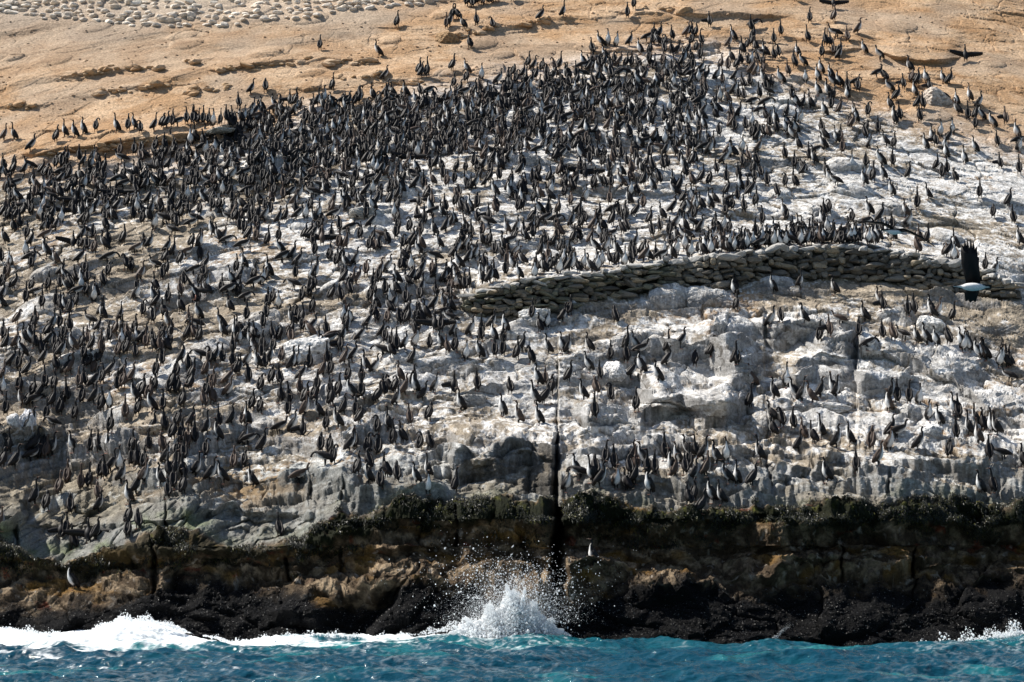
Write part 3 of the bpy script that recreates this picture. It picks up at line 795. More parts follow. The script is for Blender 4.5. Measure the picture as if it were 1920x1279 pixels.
# positions read off the photograph: x, y of the feet and how the bird stands. Offsets first, then tile pixels (6 to 1)
# b from behind, l/r dark side view facing left/right, L/R/F side or front view with the white breast showing,
# p/q preening with the head to the right/left, h/k stooping to the left/right, w wings spread, v one wing half open
TILES = [
 (0, 640, '70,110r 190,80r 250,180L 465,165b 390,75b 490,255r 640,170b 690,220r 820,115L 955,300b 1040,95r 950,200b 1140,150b 1330,165b 1410,150p 1640,75b 1720,110b 1790,130b 1520,190p 1820,270p 115,305r 205,330b 300,390r 40,440r 790,360r 620,330b 740,380r 1010,300b 1110,250b 1050,370b 1230,390r 1145,480b 1060,510r 890,540b 940,500b 610,560b 510,540b 380,620b 220,580b 460,630r 750,670b 1310,550b 1390,530b 1370,400r 1480,480r 1760,400b 1740,550b 1680,660b 1890,590b 1600,640b 1520,690L 1060,710r 1220,770F 1150,770b 1400,880b 1250,1030b 1540,840b 1700,800L 1820,790b 1720,1050b 1840,1010b 40,600F 60,830b 230,740L 320,730b 370,740k 590,750r 700,750p 680,840b 520,880b 845,890b 910,750p 290,1020R 370,1010R 590,980h 60,1170L 100,1255b 380,1270r 510,1230b 590,1270R 810,1250L 1010,1250b 1110,1250b 1200,1260L 1490,1240b 1820,1250b 1660,1230b'),
 (0, 830, '30,300b 170,310r 350,225r 440,180b 520,150b 1250,330r 1340,330F 1470,260b 1530,280b 1860,240R 1620,300b 400,690r 680,590b 760,460b 910,520b 1010,510b 1110,420b 1180,400b 1370,450R 1620,450R 1530,590r 1430,690L 1780,500L 1890,400b 1890,620b 530,760p 780,800b 1100,650q 1110,770r 750,1040b 690,1080v 810,1180b 980,1130w 1080,1090r 1460,920b 1570,980q 1450,1060p 5,1000r'),
 (320, 640, '140,250r 190,320b 60,410b 330,260h 430,250p 500,240r 580,260b 690,130b 930,150L 1020,190b 410,390r 240,440b 80,590b 215,550b 130,750b 480,530b 390,640b 460,710b 370,740b 630,490r 690,300b 740,370r 780,380r 860,300R 970,310L 1050,310b 1120,260r 1240,240b 1150,130p 860,460p 1010,580q 1130,480b 1220,500b 1370,330r 1440,300R 1550,320b 1460,440r 1720,400r 1800,390b 1750,270b 1680,200r 640,630R 920,770b 1000,820p 1230,690b 1330,700b 1440,600b 1520,700b 1610,670b 1640,580b 1790,620b 1810,740b 1880,630b 1310,840b 1520,850R 1660,860L 1750,1000b 1870,980L 1220,1030r 1370,1030R 1480,1110v 690,940r 810,950b 840,960L 70,970q 240,970r 420,1050r 530,930b 520,1120L 820,1180R 870,1200k 1030,1250r 1790,1260b 1680,1240q 20,540b 60,1270b 140,1270b 190,1200b 260,1160b 30,1100b 120,1150b'),
 (320, 830, '390,200q 290,380R 450,440R 590,450L 700,300b 820,270q 920,510L 1440,410k 1730,260h 1820,240q 150,570b 60,280b 150,200b 90,180b 20,520b 130,400b 40,400r 1220,1060b'),
 (640, 640, '40,270r 130,230r 260,340L 370,370R 450,190h 560,170l 620,110b 720,90R 990,90b 1110,90L 1190,130b 1720,180b 1820,160b 1540,200L 1400,220F 800,260r 70,470b 220,470b 120,660L 220,650b 30,820r 640,460l 820,490b 600,580p 520,590q 460,610b 400,690b 720,600r 820,590L 630,720R 910,670r 1050,580R 1260,590v 1520,560b 1330,790L 1800,840L 1890,590b 150,850b 200,950p 400,1040p 510,1000l 600,1170b 680,1150l 760,940b 980,890p 100,1240R 150,1210b 300,1270q 410,1270p 880,1230p 980,1220q'),
 (640, 830, '180,370b 290,460L 310,290q 440,480q 500,400b 620,440q 830,480L 950,390L 980,580F 1290,560r'),
 (960, 640, '60,210r 110,110r 210,250p 400,140L 550,140L 640,140R 860,120b 1100,210b 1280,240b 1390,110L 1430,180k 1740,270r 1760,120r 1890,90r 280,500L 370,480b 440,600b 250,720L 350,710r 60,920L 290,940L 640,460r 860,350L 980,430b 940,600b 790,660L 1100,680p 920,900b 1400,790b 1330,430r 1440,380L 1630,450L'),
 (960, 830, '610,560R 720,370L 760,410h 880,470L 930,380q 990,480r 1040,260b 1150,300b 1170,520F 1280,540l 1380,470r 1320,370q 1510,360b 1600,370b 1360,240r 1390,300b 1720,200b 1780,350L 1850,390r 1860,250L 1470,250L 1530,600L'),
 (1280, 640, '130,290q 310,170r 610,260b 780,510L 760,740b 1010,650l 1170,520F 1270,650L 1340,680R 1440,700l 1550,640r 1730,640R 1690,620L 1010,920l 1000,1070l 1110,970p 1240,1000b 1350,1110b 1460,1150l 1550,1080L 1310,1230r 1740,1200R 1870,1170L'),
 (1280, 830, '490,230F 240,200R 370,240L 860,220L 80,300b 130,440R 260,380r 500,450L 590,490L 770,490r 130,660b 320,670L 430,660L 190,820r 50,700b 1610,460L 20,360b 130,150b 60,170l'),
 (1600, 640, '150,110k 1240,120F 1400,200L 1470,220L 1650,270F 1740,290b 1750,470h 390,790L 430,670R 490,690b 620,700b 740,720F 850,890F 960,960L 1120,840L 1180,870b 1360,960l 1530,1050L 1600,1070l 200,1220b 410,1060r 400,1240F 490,1110k 730,1220R 1150,1090b 1280,1060l 1390,1150L 1450,1000b'),
 (1600, 830, '30,340b 280,270R 1080,170b 1510,220b 1680,220h 1890,270l 1420,590L 1570,570b'),
]
import re
near = []
for ox, oy, s in TILES:
    for m in re.finditer(r'(\d+),(\d+)([a-zA-Z])', s):
        near.append((ox + int(m[1]) / 6.0, oy + int(m[2]) / 6.0, m[3]))
near += [(138, 1106, 'L'), (1107, 1068, 'L')]
# sparse birds on the bare ground (3 to 1)
FAR = [
 (640, 0, '312,155b 590,160b 612,150r 625,110b 650,110l 685,165l 757,145b 847,165p 720,275b 205,320L 240,450r 437,415r 452,435r 485,430b 625,400b 707,415L 1115,115r 1250,95r 1605,100b 1645,50b 700,35b 735,45b 715,30b 760,30b 790,30b 775,20b 820,25b 850,20b 840,10b 875,12b 960,8b 1460,265L 1500,260F 1545,265F 1410,310b 1620,260r 1760,225b 40,600r 100,585r 170,570l 245,600r 325,590b'),
 (0, 0, '1797,283b 1408,530r 1493,520b 1870,510r 1340,610b 1758,610b 1790,600R 1865,620L 1905,640L 25,790r 75,790l 170,850r 315,800b 355,775L 415,775L 460,755L 540,740q 650,745L 720,735b 750,730L 790,750p 865,735r 915,720b 940,720r 970,715b 1000,715k 1045,700b 1080,700b 1110,700b 1140,700b 1170,700b 1200,710F 1240,700b 1270,690b 1300,690b 1090,690l 1630,600v 1540,640k 1480,660l 1420,640r'),
 (1280, 0, '715,130b 850,120r 550,205b 280,230L 150,150v 380,180b 845,50w 700,240b 798,260b 830,265b 860,215h 925,235b 985,195R 1020,305L 1105,340L 1590,345w 885,310r 630,8b 1275,410b 1240,500v 1365,470L 1460,470L 1500,475r 1605,570L 1665,610R 1545,650l 1815,700v 1880,780L 260,270r 400,230r 385,260r 510,250b 20,210r 45,200r 75,210r 400,165k'),
 (1280, 426, '240,330L 280,390L 295,365b 500,370L 660,345R 850,380l 300,470r 490,565R 550,540q 680,545l 880,550h 770,650b 820,610v 985,615b 1020,530l 1120,630b 1180,640q 1120,470v 1110,450l 1260,500b 1300,490v 1390,490L 1400,510l 1440,510R 1520,535r 1040,700k 1240,640l 1310,650L 1370,660L 1420,670L 1490,660p 1560,680L 1600,690L 1610,700L 1670,740L 1700,750L 1785,790F 1820,790b 1830,780l 160,720r 300,770r'),
]
far = []
for ox, oy, s in FAR:
    for m in re.finditer(r'(\d+),(\d+)([a-zA-Z])', s):
        far.append((ox + int(m[1]) / 3.0, oy + int(m[2]) / 3.0, m[3]))

YAW = {'b': 90, 'l': 158, 'r': 22, 'L': 200, 'R': -18, 'F': -80, 'p': 82, 'q': 98, 'h': 165, 'k': 15, 'w': 95, 'v': 100}
def pick(code, r):
    yaw = YAW[code]
    if code == 'b': pose = r.choice(['up', 'stretch', 'look', 'up', 'hunch', 'lean'], p=[.3, .18, .2, .12, .12, .08]); yaw += r.normal() * 24
    elif code in 'lrLRF': pose = r.choice(['up', 'stretch', 'lean', 'look', 'walk'], p=[.42, .2, .24, .11, .03]); yaw += r.normal() * 12
    elif code in 'pq': pose = 'preen' if r.random() < .62 else 'tuck'; yaw += r.normal() * 20
    elif code in 'hk': pose = 'stoop' if r.random() < .5 else 'walk'; yaw += r.normal() * 10
    elif code == 'w': pose = 'spread'
    else: pose = 'half'
    mir = code == 'q' or (pose == 'look' and r.random() < .5)
    return pose, math.radians(yaw), mir

near.sort(key=lambda t: -t[1])
NIND = 297
indiv, rest = near[:NIND], near[NIND:]

# --- labels that say which bird
def zone(x, y):
    if y > 1055: return 'alone on the dark wet rock below the seaweed'
    if x < 1045:
        sx = ('at the far left edge' if x < 110 else 'left end of the slope' if x < 215 else 'left of the pale bulging rock' if x < 330 else
              'on the pale bulging rock' if x < 480 else 'centre-left slope' if x < 640 else 'left of the grey dome boulder' if x < 800 else 'between grey dome boulder and cleft')
    else:
        sx = ('just right of the dark cleft' if x < 1180 else 'right of the streaked rock face' if x < 1330 else 'below the stone wall' if x < 1500 else
              'right of the flat white slab' if x < 1680 else 'near the small white boulder' if x < 1800 else 'at the far right edge')
    return sx
def band(y): return ('lowest row' if y > 925 else 'second row up' if y > 885 else 'third row up' if y > 845 else 'fourth row up' if y > 805 else 'fifth row up' if y > 765 else 'upper row')
LOOK = {'b': 'dark cormorant seen from behind', 'l': 'dark cormorant facing left', 'r': 'dark cormorant facing right', 'L': 'white-breasted cormorant facing left', 'R': 'white-breasted cormorant facing right',
        'F': 'cormorant showing full white front', 'p': 'preening cormorant, head to the right', 'q': 'preening cormorant, head to the left', 'h': 'cormorant stooping left', 'k': 'cormorant stooping right',
        'w': 'cormorant with both wings spread', 'v': 'cormorant with one wing half open'}
ORD = ['first', 'second', 'third', 'fourth', 'fifth', 'sixth', 'seventh', 'eighth', 'ninth', 'tenth', 'eleventh', 'twelfth']
groups = {}
for t in indiv:
    z = zone(t[0], t[1])
    key = (LOOK[t[2]], z, '' if z.startswith('alone') else band(t[1]))
    groups.setdefault(key, []).append(t)
labels = {}
for (lk, z, b), g in groups.items():
    g.sort()
    for i, t in enumerate(g):
        pos = '' if len(g) == 1 else ', ' + (ORD[i] if i < 12 else str(i + 1)) + ' from left'
        l_ = lk + pos + (', ' + b if b else '') + ', ' + z
        if z.startswith('alone'): l_ = lk + ' ' + z + (', at left' if t[0] < 500 else ', right of the cleft')
        labels[t] = ' '.join(l_.replace('cormorant', 'cormorant', 1).split()[:16])

br = np.random.default_rng(21)
for t in indiv:
    px, py, code = t
    pose, yaw, mir = pick(code, br)
    p, i, j = ground(px, py, .5, 9)
    o = link('cormorant', bird_mesh(pose, br.random() < .13, int(br.integers(2))))
    s = br.normal(1.0, .05) * 1.0
    o.location = (float(p[0]), float(p[1]), float(p[2]) - .01)
    o.rotation_euler = (br.normal() * .03, br.normal() * .05, yaw); o.scale = (s, -s if mir else s, s)
    tag(o, labels[t], 'cormorant', 'cormorants standing on the lower slope')

# --- the rest of the colony: one object
DENS = [  # birds per 120 x 60 px cell, rows from y = 60
 (60, [0, 0, 0, 0, 0, 0, 0, 0, 0, 2, 17, 6, 4, 2, 1, 0]),
 (120, [0, 0, 0, 0, 0, 0, 0, 9, 28, 36, 32, 18, 10, 8, 3, 0]),
 (180, [0, 0, 0, 7, 16, 27, 36, 40, 40, 36, 32, 17, 11, 9, 7, 4]),
 (240, [0, 1, 12, 30, 42, 42, 42, 36, 30, 28, 24, 15, 10, 9, 7, 5]),
 (300, [20, 26, 28, 32, 32, 28, 22, 19, 18, 17, 17, 13, 9, 8, 5, 3]),
 (360, [26, 26, 23, 22, 20, 18, 15, 13, 14, 13, 12, 10, 5, 4, 3, 4]),
 (420, [11, 12, 11, 10, 12, 14, 13, 16, 17, 15, 13, 11, 17, 12, 5, 1]),
 (480, [9, 9, 8, 9, 9, 11, 15, 18, 13, 2, 0, 0, 0, 0, 1, 0]),
 (540, [11, 10, 9, 10, 9, 10, 14, 9, 2, 0, 0, 0, 0, 0, 0, 0]),
 (600, [13, 13, 13, 12, 12, 12, 12, 9, 3, 2, 0, 0, 0, 0, 0, 0]),
]
TOPB = [(0, 308), (60, 318), (120, 300), (170, 290), (235, 285), (300, 275), (380, 262), (440, 232), (480, 215), (540, 192), (620, 196), (700, 182), (800, 168), (900, 150), (980, 126), (1060, 114), (1120, 105), (1180, 88), (1240, 70), (1320, 66), (1400, 88), (1480, 95), (1560, 100), (1640, 125), (1700, 150), (1800, 200), (1920, 250)]
bulk = []
occ = {}
def free(x, y, dx, dy):
    gx, gy = int(x // 12), int(y // 12)
    for a in (-1, 0, 1):
        for b in (-1, 0, 1):
            for (u, v) in occ.get((gx + a, gy + b), ()):
                if abs(u - x) < dx and abs(v - y) < dy: return False
    return True
def take(x, y): occ.setdefault((int(x // 12), int(y // 12)), []).append((x, y))
for t in far + rest: take(t[0], t[1])
ntot = 0
codes = list('bbbbbbbbbrrrrllLLRFppqqkh')
for y0, row in DENS:
    for c_, nb in enumerate(row):
        k = 0; tries = 0
        nb = int(nb * 1.12 + .3)
        while k < nb and tries < 500:
            tries += 1
            x = (c_ + br.random()) * 120; y = y0 + br.random() * 60
            if y < np.interp(x, *np.array(TOPB, float).T): continue
            if x > 850:
                wt = np.interp(x, *np.array(WALL_TOP, float).T)
                if wt - 6 < y < wt + 65: continue
                if 1300 < x < 1620 and 420 < y < 440 and br.random() < .5: y = wt - 8 - br.random() * 22
            if k % 4 and not free(x, y, 7.5, 6.5): continue
            if not free(x, y, 4.5, 4.0): continue
            cd = codes[int(br.integers(len(codes)))]
            if x > 1450 and br.random() < .25: cd = 'L'
            if br.random() < .012: cd = 'v' if br.random() < .7 else 'w'
            bulk.append((x, y, cd)); take(x, y); k += 1
for x in np.concatenate([np.arange(1000, 1870, 9.5), np.arange(1325, 1615, 8.0)]):                         # the row along the top of the wall
    if br.random() < (.9 if x < 1610 else .35):
        wt = np.interp(x, *np.array(WALL_TOP, float).T)
        bulk.append((x + br.normal() * 3, wt - 3 - abs(br.normal()) * 9, codes[int(br.integers(len(codes)))] if br.random() < .7 else 'F'))
fl = Merge()
for (x, y, cd) in far + rest + bulk:
    pose, yaw, mir = pick(cd, br)
    V, T, Cc = LO[(pose, 2 if br.random() < .12 else int(br.integers(2)))]
    V = V.copy()
    if mir: V[:, 1] *= -1; T = T[:, ::-1]
    p, i, j = ground(x, y, .5, 6)
    a = br.normal() * .05; V = V @ np.array([[math.cos(a), 0, math.sin(a)], [0, 1, 0], [-math.sin(a), 0, math.cos(a)]], f32)
    V = rotz(V * f32(br.normal(.98, .05)), yaw) + p - np.array([0, 0, .01], f32)
    fl.add(V.astype(f32), T, Cc)
tag(link('seabird_colony', fl.mesh('seabird_colony', M_bird, True)), 'dense crowd of dark cormorants packed over the upper slope', 'seabird colony', kind='stuff')
print('BIRDS', len(near), len(far), len(bulk), len(indiv))

# --- three birds in the air
def flyer(name, px, py, D_, build, lab):
    sh = Shape(); build(sh)
    V, T, Cc = sh.done()
    o = link(name, mesh_np(name, V, T, M_bird, Cc, True))
    x, y, z = unproj(np.array(px, float), np.array(py, float), D_)
    o.location = (float(x), float(y), float(z)); tag(o, lab, 'flying bird', 'birds in flight over the slope'); return o
def fly_body(sh, d, belly):
    """horizontal body along +x*d"""
    pts = [(-.30, 0, -.0, .045, .008), (-.20, 0, 0, .05, .02), (-.10, 0, 0, .07, .06), (.02, 0, 0, .085, .08), (.13, 0, .01, .07, .065), (.20, 0, .03, .035, .035), (.29, 0, .04, .024, .026), (.35, 0, .045, .028, .030)]
    pts = [(p[0] * d,) + p[1:] for p in pts]
    W = [0, .1, .5, .62, .6, .4, .1, 0] if belly else [0] * 8
    V, Q, T, Cc = loft(pts, 12, 4, white=W, flip=d < 0)
    sh.add(V, Q, T, Cc)
    sh.add(*loft([(.37 * d, 0, .045, .012, .013), (.44 * d, 0, .04, .004, .005)], 6, 2, dark=BILL))
def f_glide(sh):
    fly_body(sh, -1, True)
    def strip(pts, ch):
        pts = np.array(pts, float); m = len(pts); ch = np.array(ch)[:, None]
        b = np.array([0, 1.0, -.25]); b /= np.linalg.norm(b)
        Lp = pts - b * ch * .4; Rp = pts + b * ch * .6; n_ = np.array([0, .25, 1.0]) * .012
        V = np.vstack([Lp, pts + n_, Rp, pts - n_]); Q = []
        for i in range(m - 1):
            for a, c2 in ((0, 1), (1, 2), (2, 3), (3, 0)): Q.append((a * m + i, a * m + i + 1, c2 * m + i + 1, c2 * m + i))
        sh.add(V, Q, [], np.tile(BLK, (len(V), 1)))
    strip([(-.03, -.02, .03), (-.15, -.05, .13), (-.35, -.1, .20), (-.60, -.1, .23), (-.92, -.05, .235)], [.20, .20, .17, .12, .02])
    strip([(.03, -.02, .03), (.20, .02, .06), (.42, .02, -.02), (.70, 0, -.17), (.98, 0, -.37)], [.20, .20, .17, .12, .02])
flyer('flying_cormorant', 1678, 434, 60.0, f_glide, 'gliding black bird with long wings outstretched, above the right end of the stone wall')
def f_up(sh):
    b_ = Shape(); fly_body(b_, -1, True)
    c_, s_ = math.cos(-1.1), math.sin(-1.1)
    for k_ in range(len(b_.V)):
        v = b_.V[k_]; b_.V[k_] = np.stack([v[:, 0], v[:, 1] * c_ - v[:, 2] * s_, v[:, 1] * s_ + v[:, 2] * c_], -1)
    sh.V += b_.V; sh.Q += b_.Q; sh.T += b_.T; sh.C += b_.C; sh.n = b_.n
    out = [(-.10, .06, .0), (-.15, .05, .22), (-.20, .03, .48), (-.21, .02, .72), (-.20, .01, .88), (-.165, .01, .74), (-.15, .0, .96), (-.115, .0, .76), (-.10, .0, 1.01), (-.065, .0, .77), (-.045, .0, 1.0), (-.015, .0, .76), (.01, .0, .95), (.03, .01, .72), (.065, .01, .84), (.075, .02, .62), (.10, .02, .60), (.10, .03, .42), (.12, .04, .20), (.10, .06, .0)]
    plate(sh, out, .014, BLK)
    out = [(-.13, .06, -.02), (-.14, .12, -.12), (-.11, .2, -.27), (-.06, .2, -.25), (-.03, .2, -.30), (.02, .2, -.26), (.06, .2, -.29), (.10, .14, -.14), (.10, .06, -.02)]
    plate(sh, out, .014, BLK)
    plate(sh, [(.26, -.03, 0), (.50, -.07, -.02), (.52, 0, -.02), (.50, .07, -.02), (.26, .03, 0)], .008, BLK)
o = flyer('flying_cormorant', 1826, 538, 50.0, f_up, 'white-bellied bird in flight with one black wing raised straight up, right edge')
o.scale = (1.22, 1.22, 1.02)
def f_land(sh):
    pts = [(.14, 0, -.22, .03, .01), (.09, 0, -.12, .05, .03), (.04, 0, 0, .08, .07), (-.03, 0, .12, .075, .07), (-.10, 0, .22, .04, .04), (-.17, 0, .27, .026, .028), (-.21, 0, .28, .028, .03)]
    sh.add(*loft(pts, 12, 4, white=[0, .1, .4, .4, .3, .1, 0], flip=True))
    sh.add(*loft([(-.23, 0, .28, .012, .012), (-.30, 0, .27, .004, .005)], 6, 2, dark=BILL))
    plate(sh, [(-.02, .04, .22), (-.16, .05, .42), (-.33, .02, .68), (-.42, .0, .88), (-.39, .0, .70), (-.26, .05, .42), (-.14, .08, .16), (.0, .06, .04)], .014, BLK)
    plate(sh, [(.0, -.05, .18), (.22, -.05, .17), (.45, -.05, .12), (.72, -.05, .06), (.60, -.05, -.02), (.48, -.05, .0), (.36, -.05, -.05), (.22, -.05, -.02), (.06, -.05, .02)], .014, BRN * .8)
    for q in (-1, 1):
        sh.add(*loft([(.05, q * .04, -.10, .02, .02), (.02, q * .05, -.26, .009, .009)], 6, 2, dark=PINK))
        plate(sh, [(.02, q * .05, -.26), (-.05, q * .05 - .04, -.28), (-.07, q * .05, -.28), (-.05, q * .05 + .04, -.28)], .006, PINK)
flyer('flying_cormorant', 365, 548, 85.5, f_land, 'dark bird landing with wings flung wide, among birds on the left slope')

# ------------------------------------------------------------------ seaweed fringe and mussel beds (uncountable)
wr = np.random.default_rng(31)
erA = ER
inx = (CX > -40) & (CX < 1960)
wgt = np.where(inx & (erA > -4) & (erA < 75), np.exp(-np.clip(erA, 0, 99) / 34.0), 0) * sst(0.0, 0.3, fbm(Xs / 0.9, S / 0.5, 4, 201) + 0.14 * (CX > 600) + .05)
wgt = wgt * (1 - clf) * (.12 + .88 * sst(-.12, .18, fbm(CX / 120, RR / 90, 3, 209)))
pw = (wgt / wgt.sum()).ravel()
ids = wr.choice(pw.size, 9000, p=pw)
wV, wF, wC = [], [], []
base = P3.reshape(-1, 3)[ids]; nn = N.reshape(-1, 3)[ids]
nb = 7
for b in range(nb):
    ang = wr.uniform(0, 6.28, len(ids)); L = wr.uniform(.03, .085, len(ids)); w = wr.uniform(.006, .016, len(ids))
    d = np.stack([np.cos(ang) * .6, -0.55 - 0.4 * np.abs(np.sin(ang)), -.15 + wr.normal(size=len(ids)) * .35], -1) * L[:, None]
    sdir = np.stack([np.sin(ang), -np.cos(ang) * .3, wr.normal(size=len(ids)) * .4], -1) * w[:, None]
    o_ = base + wr.normal(size=base.shape) * .04
    droop = np.array([0, -.01, -.6])
    a0 = o_ - sdir; a1 = o_ + sdir; b0 = o_ + d + sdir * .9 ; b1 = o_ + d - sdir * .9; c0 = o_ + d * 1.35 + droop * L[:, None]
    V = np.stack([a0, a1, b0, b1, c0], 1); n0 = len(wV) and sum(len(v) for v in wV)
    k = np.arange(len(ids))[:, None] * 5 + (n0 or 0)
    wF.append(np.concatenate([k + [[0, 1, 2]], k + [[0, 2, 3]], k + [[3, 2, 4]]]))
    g = wr.random((len(ids), 1))
    lum = np.where(g < .9, 1, 0)
    col = lum * (C(.012, .013, .007) * (1 + g)) + (1 - lum) * C(.10, .095, .018)
    wC.append(np.repeat(col, 5, 0)); wV.append(V.reshape(-1, 3))
me = mesh_np('seaweed', np.concatenate(wV), np.concatenate(wF), M_weed, np.concatenate(wC))
tag(link('seaweed', me), 'dark olive and black seaweed tufts hanging along the cliff lip', 'seaweed', kind='stuff')

wgt = np.where(inx, mus * (RR < 1235), 0) + np.where(inx & (RR > 1040) & (RR < 1160), 0.06, 0)
pw = (wgt / wgt.sum()).ravel()
ids = wr.choice(pw.size, 62000, p=pw)
O = np.array([(1, 0, 0), (-1, 0, 0), (0, 1, 0), (0, -1, 0), (0, 0, 1), (0, 0, -1)], float) * np.array([.42, .30, 1.0])
OF = np.array([(0, 2, 4), (2, 1, 4), (1, 3, 4), (3, 0, 4), (2, 0, 5), (1, 2, 5), (3, 1, 5), (0, 3, 5)])
q = wr.normal(size=(len(ids), 3, 3)); Q_, _ = np.linalg.qr(q)
s = wr.uniform(.012, .028, len(ids))
V = np.einsum('nij,kj->nki', Q_, O) * s[:, None, None] + (P3.reshape(-1, 3)[ids] + N.reshape(-1, 3)[ids] * .01)[:, None, :]
F = OF[None] + (np.arange(len(ids)) * 6)[:, None, None]
mc = np.repeat(np.where(wr.random((len(ids), 1)) < .05, C(.30, .28, .26), C(.005, .005, .007) * wr.uniform(.6, 1.6, (len(ids), 1))), 6, 0)
tag(link('mussel_bed', mesh_np('mussel_bed', V.reshape(-1, 3), F.reshape(-1, 3), M_mussel, mc)), 'glossy black mussels crusting the foot of the cliff', 'mussels', kind='stuff')

# ------------------------------------------------------------------ sea
def axis(a, b, n, lo, hi, m):
    return np.concatenate([lo + (a - lo) * (np.linspace(0, 1, m, endpoint=False)), np.linspace(a, b, n), b + (hi - b) * np.linspace(0, 1, m + 1)[1:] ** 1.6])
wxs = axis(-16.5, 16.5, 1000, -160, 160, 50); wys = np.concatenate([np.linspace(-60, 44, 90, endpoint=False), np.linspace(44, 73.5, 760), np.linspace(73.5, 82, 12)[1:]])
WX, WY = np.meshgrid(wxs, wys); WX = WX.astype(f32); WY = WY.astype(f32)
wpx = 960 + WX / WY * FPX                                    # along-shore coordinate
SHORE = [(-900, .2), (-50, .40), (0, .42), (100, .22), (170, .34), (230, .66), (290, .60), (370, .28), (440, .02), (520, .16), (600, .20), (700, .14), (800, .30), (880, .46), (950, .52), (1010, .46), (1060, .26), (1100, .08), (1180, .02), (1240, .14), (1300, .0), (1400, -.32), (1500, -.38), (1620, -.33), (1700, -.24), (1780, -.10), (1860, .14), (1925, .30), (2100, .2), (2900, 0)]
lift = poly(wpx, SHORE).astype(f32)
jit = 0.5 * fbm(WX / 3, WY / 3, 2, 300)
crestY = 67.6 + 0.6 * fbm(WX / 5, WX * 0 + 2, 2, 301) - 1.0 * np.exp(-((wpx - 250) / 150) ** 2)
shoreN = np.exp(-(np.clip(crestY + 1.2 - WY, 0, 99) / 1.7) ** 2)
swell = 0.17 * np.sin(WY * 1.15 + 0.35 * WX + 2.5 * fbm(WX / 7, WY / 5, 2, 302)) + 0.09 * np.sin(WY * 2.1 - 0.5 * WX + 3 * fbm(WX / 4, WY / 4, 2, 303))
chop = 0.20 * (fbm(WX / 2.1, WY / 1.3, 3, 304, .45, True) - .3) + 0.07 * fbm(WX / .75, WY / .36, 3, 305, .5) + 0.015 * fbm(WX / .13, WY / .12, 2, 306)
WZ = lift * shoreN + (swell + chop) * (1 - 0.55 * shoreN) - 0.08
# the left-hand breaker has a glassy shoulder
WZ = WZ + 0.22 * np.exp(-((wpx - 245) / 70) ** 2 - ((WY - 66.4) / .8) ** 2) + 0.10 * np.exp(-((wpx - 110) / 90) ** 2 - ((WY - 64.5) / 1.0) ** 2)
# foam
zw = poly(wpx, [(-900, .5), (0, 1), (60, .9), (200, 1), (330, 1), (440, 1), (560, 1), (700, 1), (780, 1), (860, 1), (1000, 1), (1080, .6), (1150, .08), (1300, .02), (1420, .15), (1480, .18), (1560, .03), (1640, .35), (1720, .8), (1920, 1), (2300, .6)])
zr = poly(wpx, [(0, 11.0), (200, 12.0), (330, 10.0), (440, 6), (620, 4.2), (700, 3.6), (800, 4), (950, 4.0), (1060, 1.8), (1200, .8), (1600, .5), (1760, 1.3), (1920, 1.9)])
dist = (69.6 - WY)
fn = fbm(WX / 1.6 + 0.4 * fbm(WX / .8, WY / .8, 2, 311), WY / .75, 4, 310, .6)
fil = fbm(WX / .5, WY / .33, 4, 312, .6, True)
edge_ = 1 - np.clip(dist / zr, 0, 1.6)
foam = sst(0.08, 0.66, edge_ * 1.0 * zw + 0.78 * fn - 0.16 + 0.5 * (fil - .2) * zw) * sst(55, 58, WY)
foam = np.maximum(foam, sst(.5, .9, fil + .3 * fn) * np.exp(-np.clip(dist - 1, 0, 9) / 4.5) * zw * .9)
foam = np.maximum(foam, sst(.30, .48, fbm(WX / .35, WY / .2, 3, 314, .6)) * sst(.34, .5, fbm(WX / 3, WY / 2, 2, 315)) * .5)
aer = np.clip(sst(9, 0, dist) * (0.35 + .65 * zw) * (0.55 + fn) + 0.55 * np.exp(-((wpx - 1260) / 110) ** 2) * sst(4, .5, dist) + .5 * sst(.1, .5, fbm(WX / 4, WY / 2.2, 3, 313)), 0, 1)
WZ = WZ + 0.05 * foam * fbm(WX / .22, WY / .22, 3, 320)
wat = mixc(np.broadcast_to(C(.003, .046, .076), WX.shape + (3,)), C(.018, .21, .22), aer)
nr2, nc2 = WX.shape
id2 = np.arange(nr2 * nc2).reshape(nr2, nc2)
Fw = np.stack([id2[:-1, :-1], id2[:-1, 1:], id2[1:, 1:], id2[1:, :-1]], -1).reshape(-1, 4)
m, n, l, p = newmat('sea_water')
a = n.new('ShaderNodeAttribute'); a.attribute_name = 'tint'
fo = n.new('ShaderNodeAttribute'); fo.attribute_name = 'foam'
g = n.new('ShaderNodeNewGeometry')
mp = n.new('ShaderNodeMapping'); mp.inputs['Scale'].default_value = (1, 1.5, 1); l.new(g.outputs['Position'], mp.inputs[0])
t = n.new('ShaderNodeTexNoise'); t.inputs['Scale'].default_value = 5.0; t.inputs['Detail'].default_value = 6; l.new(mp.outputs[0], t.inputs['Vector'])
b = n.new('ShaderNodeBump'); b.inputs['Strength'].default_value = .8; b.inputs['Distance'].default_value = .07
l.new(t.outputs[0], b.inputs['Height']); l.new(b.outputs[0], p.inputs['Normal'])
mx = n.new('ShaderNodeMix'); mx.data_type = 'RGBA'; mx.inputs['B'].default_value = (.86, .89, .90, 1)
l.new(fo.outputs['Fac'], mx.inputs['Factor']); l.new(a.outputs['Color'], mx.inputs['A']); l.new(mx.outputs['Result'], p.inputs['Base Color'])
mr = n.new('ShaderNodeMapRange'); mr.inputs[3].default_value = .06; mr.inputs[4].default_value = .8; l.new(fo.outputs['Fac'], mr.inputs[0]); l.new(mr.outputs[0], p.inputs['Roughness'])
p.inputs['IOR'].default_value = 1.33
